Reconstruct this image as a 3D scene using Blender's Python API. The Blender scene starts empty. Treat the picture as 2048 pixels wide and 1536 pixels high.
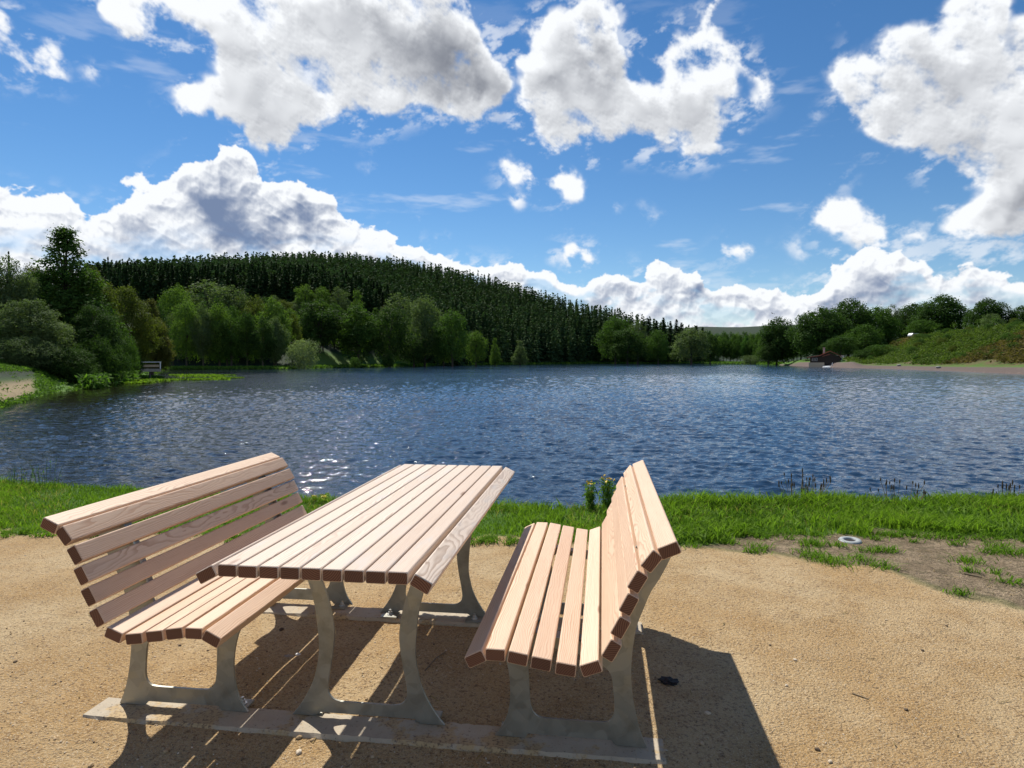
import bpy, math, random
import numpy as np
from mathutils import Vector, Matrix
R_ = math.radians
scene = bpy.context.scene
COL = scene.collection
rng = np.random.default_rng(7)

# ------------------------------------------------------------------ camera
F_PX = 1263.14
CAM = np.array([0.8743, -2.8296, 1.3899])
YAW, PITCH, ROLL = -0.1308, -0.0354, -0.0019
def _basis(yaw, pitch, roll):
    f = np.array([math.sin(yaw)*math.cos(pitch), math.cos(yaw)*math.cos(pitch), math.sin(pitch)])
    r = np.array([math.cos(yaw), -math.sin(yaw), 0.0]); u = np.cross(r, f)
    c, s = math.cos(roll), math.sin(roll)
    return c*r+s*u, -s*r+c*u, f
CR, CU, CF = _basis(YAW, PITCH, ROLL)
cd = bpy.data.cameras.new('camera'); cam = bpy.data.objects.new('camera', cd); COL.objects.link(cam)
cd.sensor_fit = 'HORIZONTAL'; cd.sensor_width = 36; cd.lens = 36*F_PX/2048
cd.clip_start = 0.05; cd.clip_end = 9000
cam.matrix_world = Matrix(((CR[0], CU[0], -CF[0], CAM[0]), (CR[1], CU[1], -CF[1], CAM[1]), (CR[2], CU[2], -CF[2], CAM[2]), (0, 0, 0, 1)))
scene.camera = cam
scene.view_settings.view_transform = 'Standard'; scene.view_settings.look = 'None'
scene.view_settings.exposure = 0.28; scene.view_settings.gamma = 1.0

# ------------------------------------------------------------------ sun
SUN_EL, SUN_AZ = R_(51.4), R_(-34.2)          # azimuth from +Y towards +X
sdir = Vector((math.sin(SUN_AZ)*math.cos(SUN_EL), math.cos(SUN_AZ)*math.cos(SUN_EL), math.sin(SUN_EL)))
sd = bpy.data.lights.new('sun', 'SUN'); sun = bpy.data.objects.new('sun', sd); COL.objects.link(sun)
sd.energy = 5.0; sd.angle = R_(0.53); sd.color = (1.0, 0.955, 0.88)
sun.rotation_euler = (-sdir).to_track_quat('-Z', 'Y').to_euler()

# ------------------------------------------------------------------ node helpers
class NT:
    def __init__(s, nt): s.nt = nt; s.N = nt.nodes; s.L = nt.links
    def n(s, t, **kw):
        nd = s.N.new(t)
        for k, v in kw.items():
            if k == 'ins':
                for a, b in v.items(): s.set(nd.inputs[a], b)
            else: setattr(nd, k, v)
        return nd
    def set(s, sock, v):
        if isinstance(v, bpy.types.NodeSocket): s.L.new(v, sock)
        else:
            if sock.type == 'RGBA' and isinstance(v, tuple) and len(v) == 3: v = v+(1.0,)
            sock.default_value = v
    def m(s, op, a, b=0.0, c=0.0, clamp=False):
        nd = s.n('ShaderNodeMath', operation=op, use_clamp=clamp)
        s.set(nd.inputs[0], a); s.set(nd.inputs[1], b); s.set(nd.inputs[2], c); return nd.outputs[0]
    def v(s, op, a, b=(0, 0, 0), sc=None):
        nd = s.n('ShaderNodeVectorMath', operation=op)
        s.set(nd.inputs[0], a)
        if op not in ('LENGTH', 'NORMALIZE'): s.set(nd.inputs[1], b) if op != 'SCALE' else None
        if sc is not None: s.set(nd.inputs['Scale'], sc)
        return nd.outputs['Value'] if op in ('LENGTH', 'DOT_PRODUCT') else nd.outputs[0]
    def mix(s, f, a, b, mode='MIX'):
        nd = s.n('ShaderNodeMix', data_type='RGBA', blend_type=mode)
        s.set(nd.inputs[0], f); s.set(nd.inputs[6], a); s.set(nd.inputs[7], b); return nd.outputs[2]
    def noise(s, vec, scale, detail=3, rough=.5, dist=0, col=False, dim='3D'):
        nd = s.n('ShaderNodeTexNoise', noise_dimensions=dim)
        if vec is not None: s.set(nd.inputs['Vector'], vec)
        s.set(nd.inputs['Scale'], scale); s.set(nd.inputs['Detail'], detail)
        s.set(nd.inputs['Roughness'], rough); s.set(nd.inputs['Distortion'], dist)
        return nd.outputs['Color'] if col else nd.outputs['Fac']
    def ramp(s, x, lo, hi, a=0.0, b=1.0, smooth=True):
        nd = s.n('ShaderNodeMapRange', interpolation_type='SMOOTHSTEP' if smooth else 'LINEAR')
        for i, q in enumerate((x, lo, hi, a, b)): s.set(nd.inputs[i], q)
        return nd.outputs[0]
    def attr(s, name, vec=False):
        nd = s.n('ShaderNodeAttribute', attribute_name=name)
        return nd.outputs['Vector'] if vec else nd.outputs['Fac']
def mat(name):
    m = bpy.data.materials.new(name); m.use_nodes = True
    t = NT(m.node_tree); b = t.N['Principled BSDF']
    return m, t, b
def setp(t, b, **kw):
    names = dict(col='Base Color', rough='Roughness', metal='Metallic', spec='Specular IOR Level', norm='Normal', ior='IOR', trans='Transmission Weight', sub='Subsurface Weight')
    for k, v in kw.items(): t.set(b.inputs[names[k]], v)
def bump(t, h, strength=.5, dist=.01, norm=None):
    nd = t.n('ShaderNodeBump'); t.set(nd.inputs['Height'], h); nd.inputs['Strength'].default_value = strength
    nd.inputs['Distance'].default_value = dist
    if norm is not None: t.set(nd.inputs['Normal'], norm)
    return nd.outputs[0]

# ------------------------------------------------------------------ world: sky + cumulus field by direction
W = bpy.data.worlds.new('World'); scene.world = W; W.use_nodes = True
wt = NT(W.node_tree)
HF = np.array([math.sin(YAW), math.cos(YAW), 0.0]); HR = np.array([math.cos(YAW), -math.sin(YAW), 0.0])
def px_uv(px, py):                              # photo direction -> (tan azimuth, tan elevation over it)
    d = CF + CR*(px-1024)/F_PX - CU*(py-768)/F_PX
    k = d@HF
    return (d@HR)/k, d[2]/k
# ------------------------------------------------------------------ cloud field, computed here and stored as a direction map
CL_AZ, CL_E0, CL_E1 = R_(62), R_(-2), R_(66)
CW, CH = 2700, 1480
PPR = CW/(2*CL_AZ)                               # map pixels per radian
def px_dir(px, py):                              # photo pixel -> azimuth from HF, elevation (radians)
    px = np.asarray(px, float); py = np.asarray(py, float)
    d = CF[None]+CR[None]*((px.ravel()-1024)/F_PX)[:, None]-CU[None]*((py.ravel()-768)/F_PX)[:, None]
    return np.arctan2(d@HR, d@HF), np.arctan2(d[:, 2], np.hypot(d[:, 0], d[:, 1]))
_tab = np.random.default_rng(11).random((256, 256)).astype(np.float32)
def gnoise(x, y):
    xi = np.floor(x).astype(np.int32); yi = np.floor(y).astype(np.int32); fx = (x-xi).astype(np.float32); fy = (y-yi).astype(np.float32)
    fx = fx*fx*(3-2*fx); fy = fy*fy*(3-2*fy); x0 = xi & 255; x1 = (xi+1) & 255; y0 = yi & 255; y1 = (yi+1) & 255
    a = _tab[y0, x0]; b_ = _tab[y0, x1]; c_ = _tab[y1, x0]; d_ = _tab[y1, x1]
    a = a+(b_-a)*fx; c_ = c_+(d_-c_)*fx; return a+(c_-a)*fy
def fbm(x, y, s, octv, gain=.5, seed=0, billow=False):
    out = 0; amp = 1; tot = 0; ca, sa = math.cos(.6), math.sin(.6)
    x = x*s+seed*13.7; y = y*s+seed*7.3
    for _ in range(octv):
        n = gnoise(x, y)
        if billow: n = 1-np.abs(2*n-1)*1.0; n = n*n
        out = out+n*amp; tot += amp; amp *= gain; x, y = (x*ca-y*sa)*2.03+5.1, (x*sa+y*ca)*2.03+1.7
    return out/tot
def blur(a, r):
    r = int(r)
    for ax in (0, 1):
        for _ in range(2):
            p = np.pad(a, [(r+1, r) if k == ax else (0, 0) for k in (0, 1)], mode='edge'); c_ = np.cumsum(p, axis=ax, dtype=np.float64)
            a = ((np.take(c_, range(2*r+1, c_.shape[ax]), ax)-np.take(c_, range(0, c_.shape[ax]-2*r-1), ax))/(2*r+1)).astype(np.float32)
    return a
def inpoly(X, Y, poly):
    x0, x1 = min(p[0] for p in poly), max(p[0] for p in poly); y0, y1 = min(p[1] for p in poly), max(p[1] for p in poly)
    i0, i1 = np.searchsorted(X[0], (x0, x1)); j0, j1 = np.searchsorted(Y[:, 0], (y0, y1))
    x = X[j0:j1, i0:i1]; y = Y[j0:j1, i0:i1]; ins = np.zeros(x.shape, bool); n = len(poly)
    for k in range(n):
        (xa, ya), (xb, yb) = poly[k], poly[(k+1) % n]
        if ya == yb: continue
        ins ^= ((ya > y) != (yb > y)) & (x < (xb-xa)*(y-ya)/(yb-ya)+xa)
    return (j0, j1, i0, i1), ins
# outlines of the larger clouds: (kind, opacity, points in photo pixels); kind 0 = torn upper cloud, 1 = heaped cumulus, -1 = gap
OUT = [
 (0, 1, [(185,-60),(185,0),(215,30),(250,75),(262,98),(275,75),(300,45),(330,45),(370,70),(395,60),(425,95),(430,115),(415,130),(425,150),(440,168),(400,178),(365,175),(340,190),(370,228),(430,225),(465,240),(490,265),(530,284),(580,284),(620,272),(640,245),(690,225),(720,230),(765,248),(770,225),(815,200),(870,215),(925,235),(935,244),(960,225),(1000,192),(1012,160),(1000,120),(975,80),(955,50),(930,15),(920,-60)]),
 (0, 1, [(-120,-10),(0,28),(40,68),(85,75),(95,100),(125,130),(138,146),(100,145),(60,142),(0,120),(-120,110)]),
 (0, .7, [(160,125),(180,130),(195,155),(175,165),(165,145)]),
 (0, .6, [(340,85),(365,78),(370,100),(345,105)]),
 (0, 1, [(1050,35),(1085,30),(1120,30),(1160,25),(1190,8),(1220,15),(1240,50),(1270,75),(1285,115),(1270,140),(1290,175),(1320,180),(1340,165),(1375,165),(1400,185),(1425,210),(1450,230),(1464,255),(1440,280),(1440,308),(1410,300),(1380,312),(1360,300),(1330,295),(1290,290),(1255,275),(1220,292),(1180,296),(1130,298),(1070,304),(1065,285),(1080,260),(1060,240),(1030,215),(1022,170),(1035,130),(1025,90),(1060,80),(1075,60)]),
 (0, .8, [(1290,120),(1320,110),(1335,65),(1380,60),(1400,55),(1416,0),(1434,0),(1437,40),(1428,65),(1445,90),(1460,110),(1500,108),(1520,140),(1547,150),(1542,190),(1515,228),(1488,215),(1520,190),(1522,165),(1500,142),(1478,145),(1484,170),(1482,208),(1450,212),(1420,202),(1395,182),(1380,168),(1340,160),(1300,140)]),
 (-1, .45, [(575,108),(610,104),(650,130),(668,168),(640,178),(600,158),(580,135)]),
 (-1, .55, [(1112,222),(1150,205),(1172,225),(1165,250),(1130,245)]),
 (-1, .6, [(1370,120),(1385,110),(1400,135),(1390,150),(1372,140)]),
 (0, 1, [(1678,152),(1700,130),(1730,110),(1760,80),(1800,75),(1850,65),(1890,50),(1910,15),(1930,-60),(2030,-60),(2040,50),(2180,60),(2200,460),(2048,472),(1980,485),(1930,477),(1903,460),(1915,430),(1945,400),(1960,375),(1925,352),(1925,332),(1880,322),(1850,302),(1800,282),(1750,252),(1710,227),(1690,202),(1678,172)]),
 (-1, .55, [(1905,168),(1935,160),(1948,185),(1918,200)]), (-1, .5, [(1960,220),(1990,215),(1985,260),(1965,260)]), (-1, .8, [(2020,60),(2048,60),(2048,130),(2035,130)]),
 (0, .9, [(1628,442),(1638,400),(1660,374),(1700,370),(1717,385),(1708,415),(1742,412),(1768,430),(1772,460),(1767,492),(1720,482),(1700,462),(1665,457),(1640,450)]),
 (0, .7, [(1790,440),(1810,432),(1830,455),(1850,445),(1868,470),(1850,490),(1830,475),(1800,470)]),
 (0, .9, [(992,345),(1020,330),(1050,335),(1080,352),(1060,362),(1020,370),(1000,362)]),
 (0, 1, [(1085,345),(1110,338),(1140,360),(1160,372),(1162,395),(1130,400),(1105,382),(1085,365)]),
 (0, .8, [(1002,390),(1025,384),(1042,398),(1020,406),(1002,402)]),
 (0, .5, [(1215,416),(1240,412),(1255,425),(1232,430)]), (0, .35, [(1275,434),(1320,424),(1385,432),(1330,438)]),
 (0, .75, [(1410,494),(1450,478),(1460,485),(1520,490),(1515,508),(1465,515),(1445,510),(1450,495)]),
 (0, .5, [(1565,500),(1600,484),(1640,510),(1615,518),(1590,505)]), (0, .5, [(1575,555),(1620,545),(1635,555),(1600,563)]),
 (0, .9, [(1128,490),(1160,484),(1168,500),(1205,515),(1212,530),(1170,538),(1130,525)]), (0, .7, [(1100,495),(1120,492),(1122,512),(1100,508)]),
 (0, .32, [(735,295),(780,290),(815,305),(775,322),(745,312)]), (0, .32, [(720,338),(770,345),(805,375),(790,385),(740,355)]),
 (0, .5, [(838,425),(858,424),(856,438),(835,438)]), (0, .5, [(880,472),(895,470),(898,485),(882,488)]), (0, .4, [(1640,20),(1675,15),(1690,45),(1650,50)]),
 (0, .35, [(1640,225),(1660,228),(1645,262),(1630,250)]), (0, .3, [(1660,345),(1720,340),(1730,352),(1665,362)]),
 (0, .3, [(1790,360),(1840,350),(1830,380),(1800,385)]), (0, .35, [(310,205),(330,200),(335,215),(315,220)]),
 (1, .9, [(-120,378),(20,383),(50,396),(100,382),(140,400),(149,425),(110,436),(60,426),(-120,420)]),
 (1, .85, [(240,352),(262,347),(300,362),(300,378),(262,372),(245,365)]), (1, .8, [(246,392),(275,390),(290,402),(260,406)]),
 (1, 1, [(-200,440),(0,432),(60,434),(100,442),(160,432),(200,425),(250,410),(290,395),(330,372),(350,352),(352,325),(375,320),(400,315),(430,325),(445,303),(480,296),(508,308),(521,345),(515,372),(545,358),(570,362),(600,385),(650,393),(682,415),(670,425),(700,450),(740,465),(790,466),(802,480),(780,490),(830,500),(870,515),(930,530),(980,540),(1010,530),(1040,523),(1060,545),(1110,540),(1115,560),(1150,570),(1180,560),(1200,550),(1250,545),(1280,570),(1300,560),(1290,530),(1300,515),(1340,528),(1370,545),(1407,550),(1400,575),(1430,585),(1480,572),(1540,575),(1590,590),(1640,580),(1665,560),(1660,530),(1690,505),(1720,491),(1770,494),(1820,520),(1850,518),(1877,560),(1890,575),(1920,545),(1960,541),(2000,555),(2048,560),(2250,556),(2400,500),(2700,540),(2700,800),(-200,800)]),
 (-1, .8, [(115,432),(160,425),(230,428),(235,440),(180,445)]), (-1, .45, [(1420,600),(1500,585),(1560,600),(1480,612)]),
 (0, 1, [(-600,-150),(-300,-260),(-150,-150),(-250,-20),(-450,60)]), (0, 1, [(150,-560),(500,-620),(700,-420),(600,-260),(320,-300)]),  # from here on: clouds outside the view, added for the lake to reflect
 (0, 1, [(2350,-150),(2700,-300),(2800,50),(2500,160)]), (0, 1, [(-700,300),(-450,240),(-350,330),(-500,400)]),
]
# thick, shaded parts of the clouds: x, y, half sizes, strength
DARK = [(880,105,120,62,.9),(800,60,70,60,.6),(640,30,80,35,.45),(930,150,55,30,.6),(545,200,60,40,.35),(1200,105,55,45,.85),(1110,155,55,40,.5),(1260,180,45,55,.7),(1370,235,60,40,.45),
 (1780,190,60,50,.4),(1900,120,80,50,.5),(1900,270,60,40,.5),(2030,420,50,30,.8),(1990,340,60,30,.4),(430,385,42,62,1.25),(480,440,62,45,1.3),(500,350,26,26,.9),(400,350,26,24,.6),(610,462,50,22,.8),(560,475,90,26,.7),
 (300,440,60,20,.5),(150,470,80,18,.4),(330,480,60,16,.5),(215,500,120,14,.35),(700,490,60,14,.4),(1240,575,50,20,.8),(1160,588,50,14,.6),(1330,590,70,16,.6),(1430,612,60,16,.6),(1540,610,60,16,.5),(1740,545,70,34,.9),(1800,570,60,20,.6),(1730,590,90,14,.5),
 (1960,580,60,22,.55),(2040,590,50,24,.5),(1650,600,40,14,.4),(1380,620,80,10,.5),(1060,570,60,12,.4),(40,80,60,25,.35),(1385,120,30,20,.3),(1345,560,22,14,.5)]
def cloud_fields():
    az1 = (np.arange(CW, dtype=np.float32)+.5)/CW*2*CL_AZ-CL_AZ; el1 = (np.arange(CH, dtype=np.float32)+.5)/CH*(CL_E1-CL_E0)+CL_E0
    AZm, ELm = np.meshgrid(az1, el1); AZm = AZm.astype(np.float32); ELm = ELm.astype(np.float32)
    c0 = np.zeros((CH, CW), np.float32); c1 = c0.copy()
    for kind, op, pts in OUT:
        a_, e_ = px_dir([p[0] for p in pts], [p[1] for p in pts]); (j0, j1, i0, i1), ins = inpoly(AZm, ELm, list(zip(a_, e_)))
        if kind == 0: v = c0[j0:j1, i0:i1]; v[ins] = np.maximum(v[ins], op)
        elif kind == 1: v = c1[j0:j1, i0:i1]; v[ins] = np.maximum(v[ins], op)
        else:
            for q in (c0, c1): v = q[j0:j1, i0:i1]; v[ins] *= 1-op
    D = np.zeros_like(c0)
    for x, y, hx, hy, st in DARK:
        a_, e_ = px_dir([x, x+hx, x], [y, y, y-hy]); rx = abs(a_[1]-a_[0]); ry = abs(e_[2]-e_[0])
        D += st*np.exp(-((AZm-a_[0])/rx)**2-((ELm-e_[0])/ry)**2)
    # break up straight outlines
    k = PPR
    wx = (fbm(AZm, ELm, 14, 5, .55, 1)-.5); wy = (fbm(AZm, ELm, 14, 5, .55, 2)-.5)
    def warp(a, amt):
        jj, ii = np.mgrid[0:CH, 0:CW]
        i2 = np.clip(ii+wx*amt*k, 0, CW-1).astype(np.int32); j2 = np.clip(jj+wy*amt*k, 0, CH-1).astype(np.int32); return a[j2, i2]
    s0 = warp(blur(c0, .012*k), .055); s1 = warp(blur(c1, .0085*k), .034); D = warp(D, .12)
    w0 = warp(blur(c0, .045*k), .06)
    n_f = fbm(AZm*.9+ELm*.35, ELm, 34, 8, .60, 3); n_b = fbm(AZm, ELm*1.15, 38, 6, .55, 4, True); n_m = fbm(AZm, ELm, 9, 4, .5, 5); n_bb = fbm(AZm, ELm*1.1, 15, 5, .5, 6, True)
    n_w = fbm(AZm*.8+ELm*.6, ELm*.9-AZm*.4, 20, 7, .62, 9)
    d0 = s0*1.40-.44+(n_f-.5)*(3.3-1.7*w0)+(n_w-.5)*(3.0-1.6*w0)+(n_b-.42)*.15
    d1 = s1*1.5-.62+(n_b-.42)*1.0+(n_bb-.42)*.6
    d0 = np.where(s0 > .015, d0, -1); d1 = np.where(s1 > .02, d1, -1)
    sm = lambda a, lo, hi: (lambda t: t*t*(3-2*t))(np.clip((a-lo)/(hi-lo), 0, 1))
    opm = warp(blur(c0, .006*k), .055)
    al0 = sm(d0, -.20, .72)*np.clip(opm*1.5, 0, 1); al1 = sm(d1, -.04, .15)
    # thin veils and blue showing between the far heaps
    veil = sm(fbm(AZm, ELm*2.2, 8, 6, .55, 12), .50, .68); veil = np.maximum(veil, sm(fbm(AZm+n_m*.05, ELm*1.7, 22, 5, .55, 14), .56, .74)); al1 = al1*(1-.62*veil*sm(ELm, .21, .12)*sm(s1, .90, .9999))
    halo = blur(c0, .030*k)+.5*blur(c1, .03*k); n_c = fbm(AZm*.7+ELm*.5, ELm*1.5-AZm*.5, 30, 7, .62, 21)
    wisp = sm(n_c, .53, .74)*sm(halo, .03, .30)*.55
    n_d = fbm(AZm*.45+ELm*.2, ELm*2.2, 13, 6, .6, 23); wisp = np.maximum(wisp, sm(n_d, .62, .80)*.28*sm(ELm, .62, .25))
    alpha = np.maximum(np.maximum(al0, al1), wisp)
    h0 = np.clip(d0, 0, 1.2)*(.35+.9*w0); h1 = np.clip(d1+.1, 0, 1.4)
    def march(body, steps):
        sh = np.zeros_like(body); sa_ = math.atan2(1.0, -.42)
        for st, wgt in steps:
            sh += np.roll(body, (-int(math.sin(sa_)*st*k), -int(math.cos(sa_)*st*k)), (0, 1))*wgt
        return sh
    sh0 = march(h0, ((.008, .5), (.018, .5), (.035, .5), (.06, .5))); sh1 = march(h1, ((.005, .5), (.011, .4), (.02, .3)))
    def relief(body, a_): return body-np.roll(body, (-int(a_*k), int(.5*a_*k)), (0, 1))
    L0 = 1.03-.26*sm(sh0, .25, 1.75) + relief(blur(n_w, .005*k), .016)*.5*sm(h0, 0, .3) + relief(h0, .004)*.22 - D*(.37+.5*(n_m-.5)+.5*(n_w-.5))
    nb2 = blur(n_bb, .002*k)
    L1 = 1.0-.16*sm(sh1, .4, 1.3)+relief(nb2, .010)*.5+relief(n_b, .004)*.42+relief(h1, .006)*.25+(n_m-.5)*.35+.0-D*(.52+.9*(nb2-.42)+.6*(n_m-.5))
    light = np.where(al1 > al0, L1+.05, L0+.07)
    cum = (al1 > al0).astype(np.float32)
    return alpha, np.clip(light, 0, 1), cum

cl_a, cl_l, cl_c = cloud_fields()
img = bpy.data.images.new('cloud_map', CW, CH, alpha=False, float_buffer=False); img.colorspace_settings.name = 'Non-Color'
buf = np.ones((CH, CW, 4), np.float32); buf[..., 0] = cl_a; buf[..., 1] = cl_l; buf[..., 2] = cl_c
img.pixels.foreach_set(buf.ravel()); img.update(); img.pack(); del buf
tc = wt.n('ShaderNodeTexCoord'); dirv = wt.v('NORMALIZE', tc.outputs['Generated'])
azn = wt.m('ARCTAN2', wt.v('DOT_PRODUCT', dirv, tuple(HR)), wt.v('DOT_PRODUCT', dirv, tuple(HF)))
sep = wt.n('ShaderNodeSeparateXYZ'); wt.set(sep.inputs[0], dirv); eln = wt.m('ARCSINE', sep.outputs[2])
cmb = wt.n('ShaderNodeCombineXYZ', ins={0: wt.m('MULTIPLY_ADD', azn, 1/(2*CL_AZ), .5), 1: wt.m('MULTIPLY_ADD', eln, 1/(CL_E1-CL_E0), -CL_E0/(CL_E1-CL_E0)), 2: 0.0})
it = wt.n('ShaderNodeTexImage', image=img, extension='MIRROR', interpolation='Cubic'); wt.set(it.inputs['Vector'], cmb.outputs[0])
sc_ = wt.n('ShaderNodeSeparateColor'); wt.set(sc_.inputs[0], it.outputs['Color'])
shade = wt.mix(sc_.outputs[2], (.145, .16, .20), (.155, .21, .335))
ccol = wt.mix(wt.m('POWER', sc_.outputs[1], 1.7), shade, (.80, .82, .845))
sky = wt.n('ShaderNodeTexSky', sky_type='NISHITA'); sky.sun_disc = False
sky.sun_elevation = SUN_EL; sky.sun_rotation = SUN_AZ; sky.altitude = 300; sky.air_density = 1.0; sky.dust_density = .0; sky.ozone_density = 4.0
hs = wt.n('ShaderNodeHueSaturation'); hs.inputs['Saturation'].default_value = 1.2; wt.set(hs.inputs['Color'], sky.outputs[0])
SKY_K = 0.085
fin = wt.mix(sc_.outputs[0], wt.v('SCALE', hs.outputs[0], sc=SKY_K), ccol)
bg = wt.N['Background']; wt.set(bg.inputs['Color'], wt.v('SCALE', fin, sc=1/.1)); bg.inputs['Strength'].default_value = .1

# ------------------------------------------------------------------ mesh helpers
def mk(name, V, Fc, mats=(), parent=None, attrs=None, midx=None, smooth=False, link=True):
    """V (n,3) array; Fc array (m,k) or list of such arrays; attrs {name: (type, domain, array)}"""
    V = np.asarray(V, dtype=np.float32)
    if not isinstance(Fc, (list, tuple)): Fc = [Fc]
    Fc = [np.asarray(f, dtype=np.int32) for f in Fc if len(f)]
    me = bpy.data.meshes.new(name)
    me.vertices.add(len(V)); me.vertices.foreach_set('co', V.ravel())
    loops = np.concatenate([f.ravel() for f in Fc]); tot = np.concatenate([np.full(len(f), f.shape[1], np.int32) for f in Fc])
    st = np.concatenate([[0], np.cumsum(tot)[:-1]]).astype(np.int32)
    me.loops.add(len(loops)); me.loops.foreach_set('vertex_index', loops)
    me.polygons.add(len(tot)); me.polygons.foreach_set('loop_start', st); me.polygons.foreach_set('loop_total', tot)
    if midx is not None: me.polygons.foreach_set('material_index', np.asarray(midx, np.int32))
    me.polygons.foreach_set('use_smooth', np.full(len(tot), bool(smooth)))
    for m in mats: me.materials.append(m)
    me.update(calc_edges=True)
    for k, (ty, dom, arr) in (attrs or {}).items():
        a = me.attributes.new(k, ty, dom); a.data.foreach_set('vector' if ty == 'FLOAT_VECTOR' else 'value', np.asarray(arr, np.float32).ravel())
    o = bpy.data.objects.new(name, me)
    if link: COL.objects.link(o)
    if parent is not None: o.parent = parent
    return o
class MB:
    """collects shapes (lists of verts / polygons) into one mesh"""
    def __init__(s): s.V = []; s.F = []; s.M = []
    def add(s, V, F, m=0):
        b = len(s.V); s.V += [tuple(v) for v in V]; s.F += [tuple(i+b for i in f) for f in F]; s.M += [m]*len(F)
    def box(s, x0, x1, y0, y1, z0, z1, m=0, M=None):
        V = [(x, y, z) for x in (x0, x1) for y in (y0, y1) for z in (z0, z1)]
        if M is not None: V = [tuple(M@Vector(v)) for v in V]
        s.add(V, [(0, 1, 3, 2), (4, 6, 7, 5), (0, 4, 5, 1), (2, 3, 7, 6), (0, 2, 6, 4), (1, 5, 7, 3)], m)
    def tube(s, pts, rad, n=8, m=0, cap=True):
        pts = [Vector(p) for p in pts]; rings = []; V = []
        for i, p in enumerate(pts):
            t = (pts[min(i+1, len(pts)-1)]-pts[max(i-1, 0)]).normalized()
            a = t.cross(Vector((0, 0, 1)));
            if a.length < .05: a = t.cross(Vector((1, 0, 0)))
            a.normalize(); b = t.cross(a); r = rad[i] if isinstance(rad, (list, tuple)) else rad
            for k in range(n):
                q = 2*math.pi*k/n; V.append(p+a*math.cos(q)*r+b*math.sin(q)*r)
        F = []
        for i in range(len(pts)-1):
            for k in range(n): F.append((i*n+k, i*n+(k+1) % n, (i+1)*n+(k+1) % n, (i+1)*n+k))
        if cap: F.append(tuple(range(n))[::-1]); F.append(tuple((len(pts)-1)*n+k for k in range(n)))
        s.add(V, F, m)
    def prism(s, poly, y0, y1, m=0, axis='y', me=None):
        """poly in (x,z), extruded along y; me = material of end faces"""
        n = len(poly); V = [(x, y0, z) for x, z in poly]+[(x, y1, z) for x, z in poly]
        s.add(V, [(i, (i+1) % n, n+(i+1) % n, n+i) for i in range(n)], m)
        s.add(V, [tuple(range(n))[::-1], tuple(range(n, 2*n))], m if me is None else me)
    def build(s, name, mats, parent=None, smooth=False, link=True):
        me = bpy.data.meshes.new(name); me.from_pydata(s.V, [], s.F)
        if not isinstance(mats, (list, tuple)): mats = [mats]
        for q in mats: me.materials.append(q)
        me.polygons.foreach_set('material_index', s.M)
        if smooth: me.polygons.foreach_set('use_smooth', [True]*len(s.F))
        me.update(); o = bpy.data.objects.new(name, me)
        if link: COL.objects.link(o)
        if parent is not None: o.parent = parent
        return o
def tag(o, label=None, cat=None, group=None, kind=None):
    if label: o['label'] = label
    if cat: o['category'] = cat
    if group: o['group'] = group
    if kind: o['kind'] = kind
    return o
def empty(name, loc=(0, 0, 0), rz=0):
    o = bpy.data.objects.new(name, None); COL.objects.link(o); o.location = loc; o.rotation_euler = (0, 0, rz); o.empty_display_size = .2; return o
def copy_tree(o, parent=None):
    c = o.copy(); COL.objects.link(c); c.parent = parent
    for ch in list(o.children): copy_tree(ch, c)
    return c
def on_z(px, py, z=0.0):
    d = CF + CR*(px-1024)/F_PX - CU*(py-768)/F_PX
    return CAM + d*(z-CAM[2])/d[2]
def az_xy(px, r):                                # point on a photo column, r metres deep from the camera
    d = CF + CR*(px-1024)/F_PX
    h = d@HF; return CAM[0]+d[0]/h*r, CAM[1]+d[1]/h*r
HORZ = 723.3
def z_at(py, r, px=1024):                        # height that appears at photo row py when r metres away
    return CAM[2] + (HORZ-py)/F_PX*r

# ------------------------------------------------------------------ terrain
ZW = -0.35
PXS = np.array([-900, -200, 0, 50, 100, 180, 240, 270, 300, 325, 560, 700, 800, 1000, 1200, 1400, 1500, 1530, 1600, 1700, 1850, 2048, 2300, 3000], float)
RSH = np.array([14, 16, 24, 28.5, 35.5, 42, 54, 66, 88, 150, 152, 190, 230, 320, 420, 430, 400, 315, 215, 157, 115, 79, 52, 40], float)
def px_to_az(px): return np.arctan((np.asarray(px)-1024)/F_PX)
AZS = px_to_az(PXS); RSD = RSH.copy(); RSH = RSH/np.cos(AZS)   # RSD depth, RSH radial distance
RIDGE_PX = np.array([-600, 0, 230, 400, 600, 700, 800, 900, 1000, 1100, 1200, 1280, 1400, 1500, 2100], float)
RIDGE_Y = np.array([560, 530, 522, 512, 504, 506, 516, 532, 556, 585, 612, 634, 668, 700, 722], float)
RR = 480.0
def ridge_ground(az):
    px = np.tan(np.clip(az, -1.3, 1.3))*F_PX+1024
    y = np.interp(px, RIDGE_PX, RIDGE_Y)
    return np.maximum((HORZ-y)/F_PX*RR*np.cos(az)+1.4-15.0, 0.0)
def smooth(t): t = np.clip(t, 0, 1); return t*t*(3-2*t)
BANK = np.array([(-60, 5.0), (-12, 4.4), (-5.7, 3.62), (-2.6, 3.22), (-.8, 3.12), (.5, 3.12), (1.3, 3.3), (1.95, 3.55), (3.4, 3.75), (5.1, 3.95), (9, 4.5), (60, 9)], float)
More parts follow.
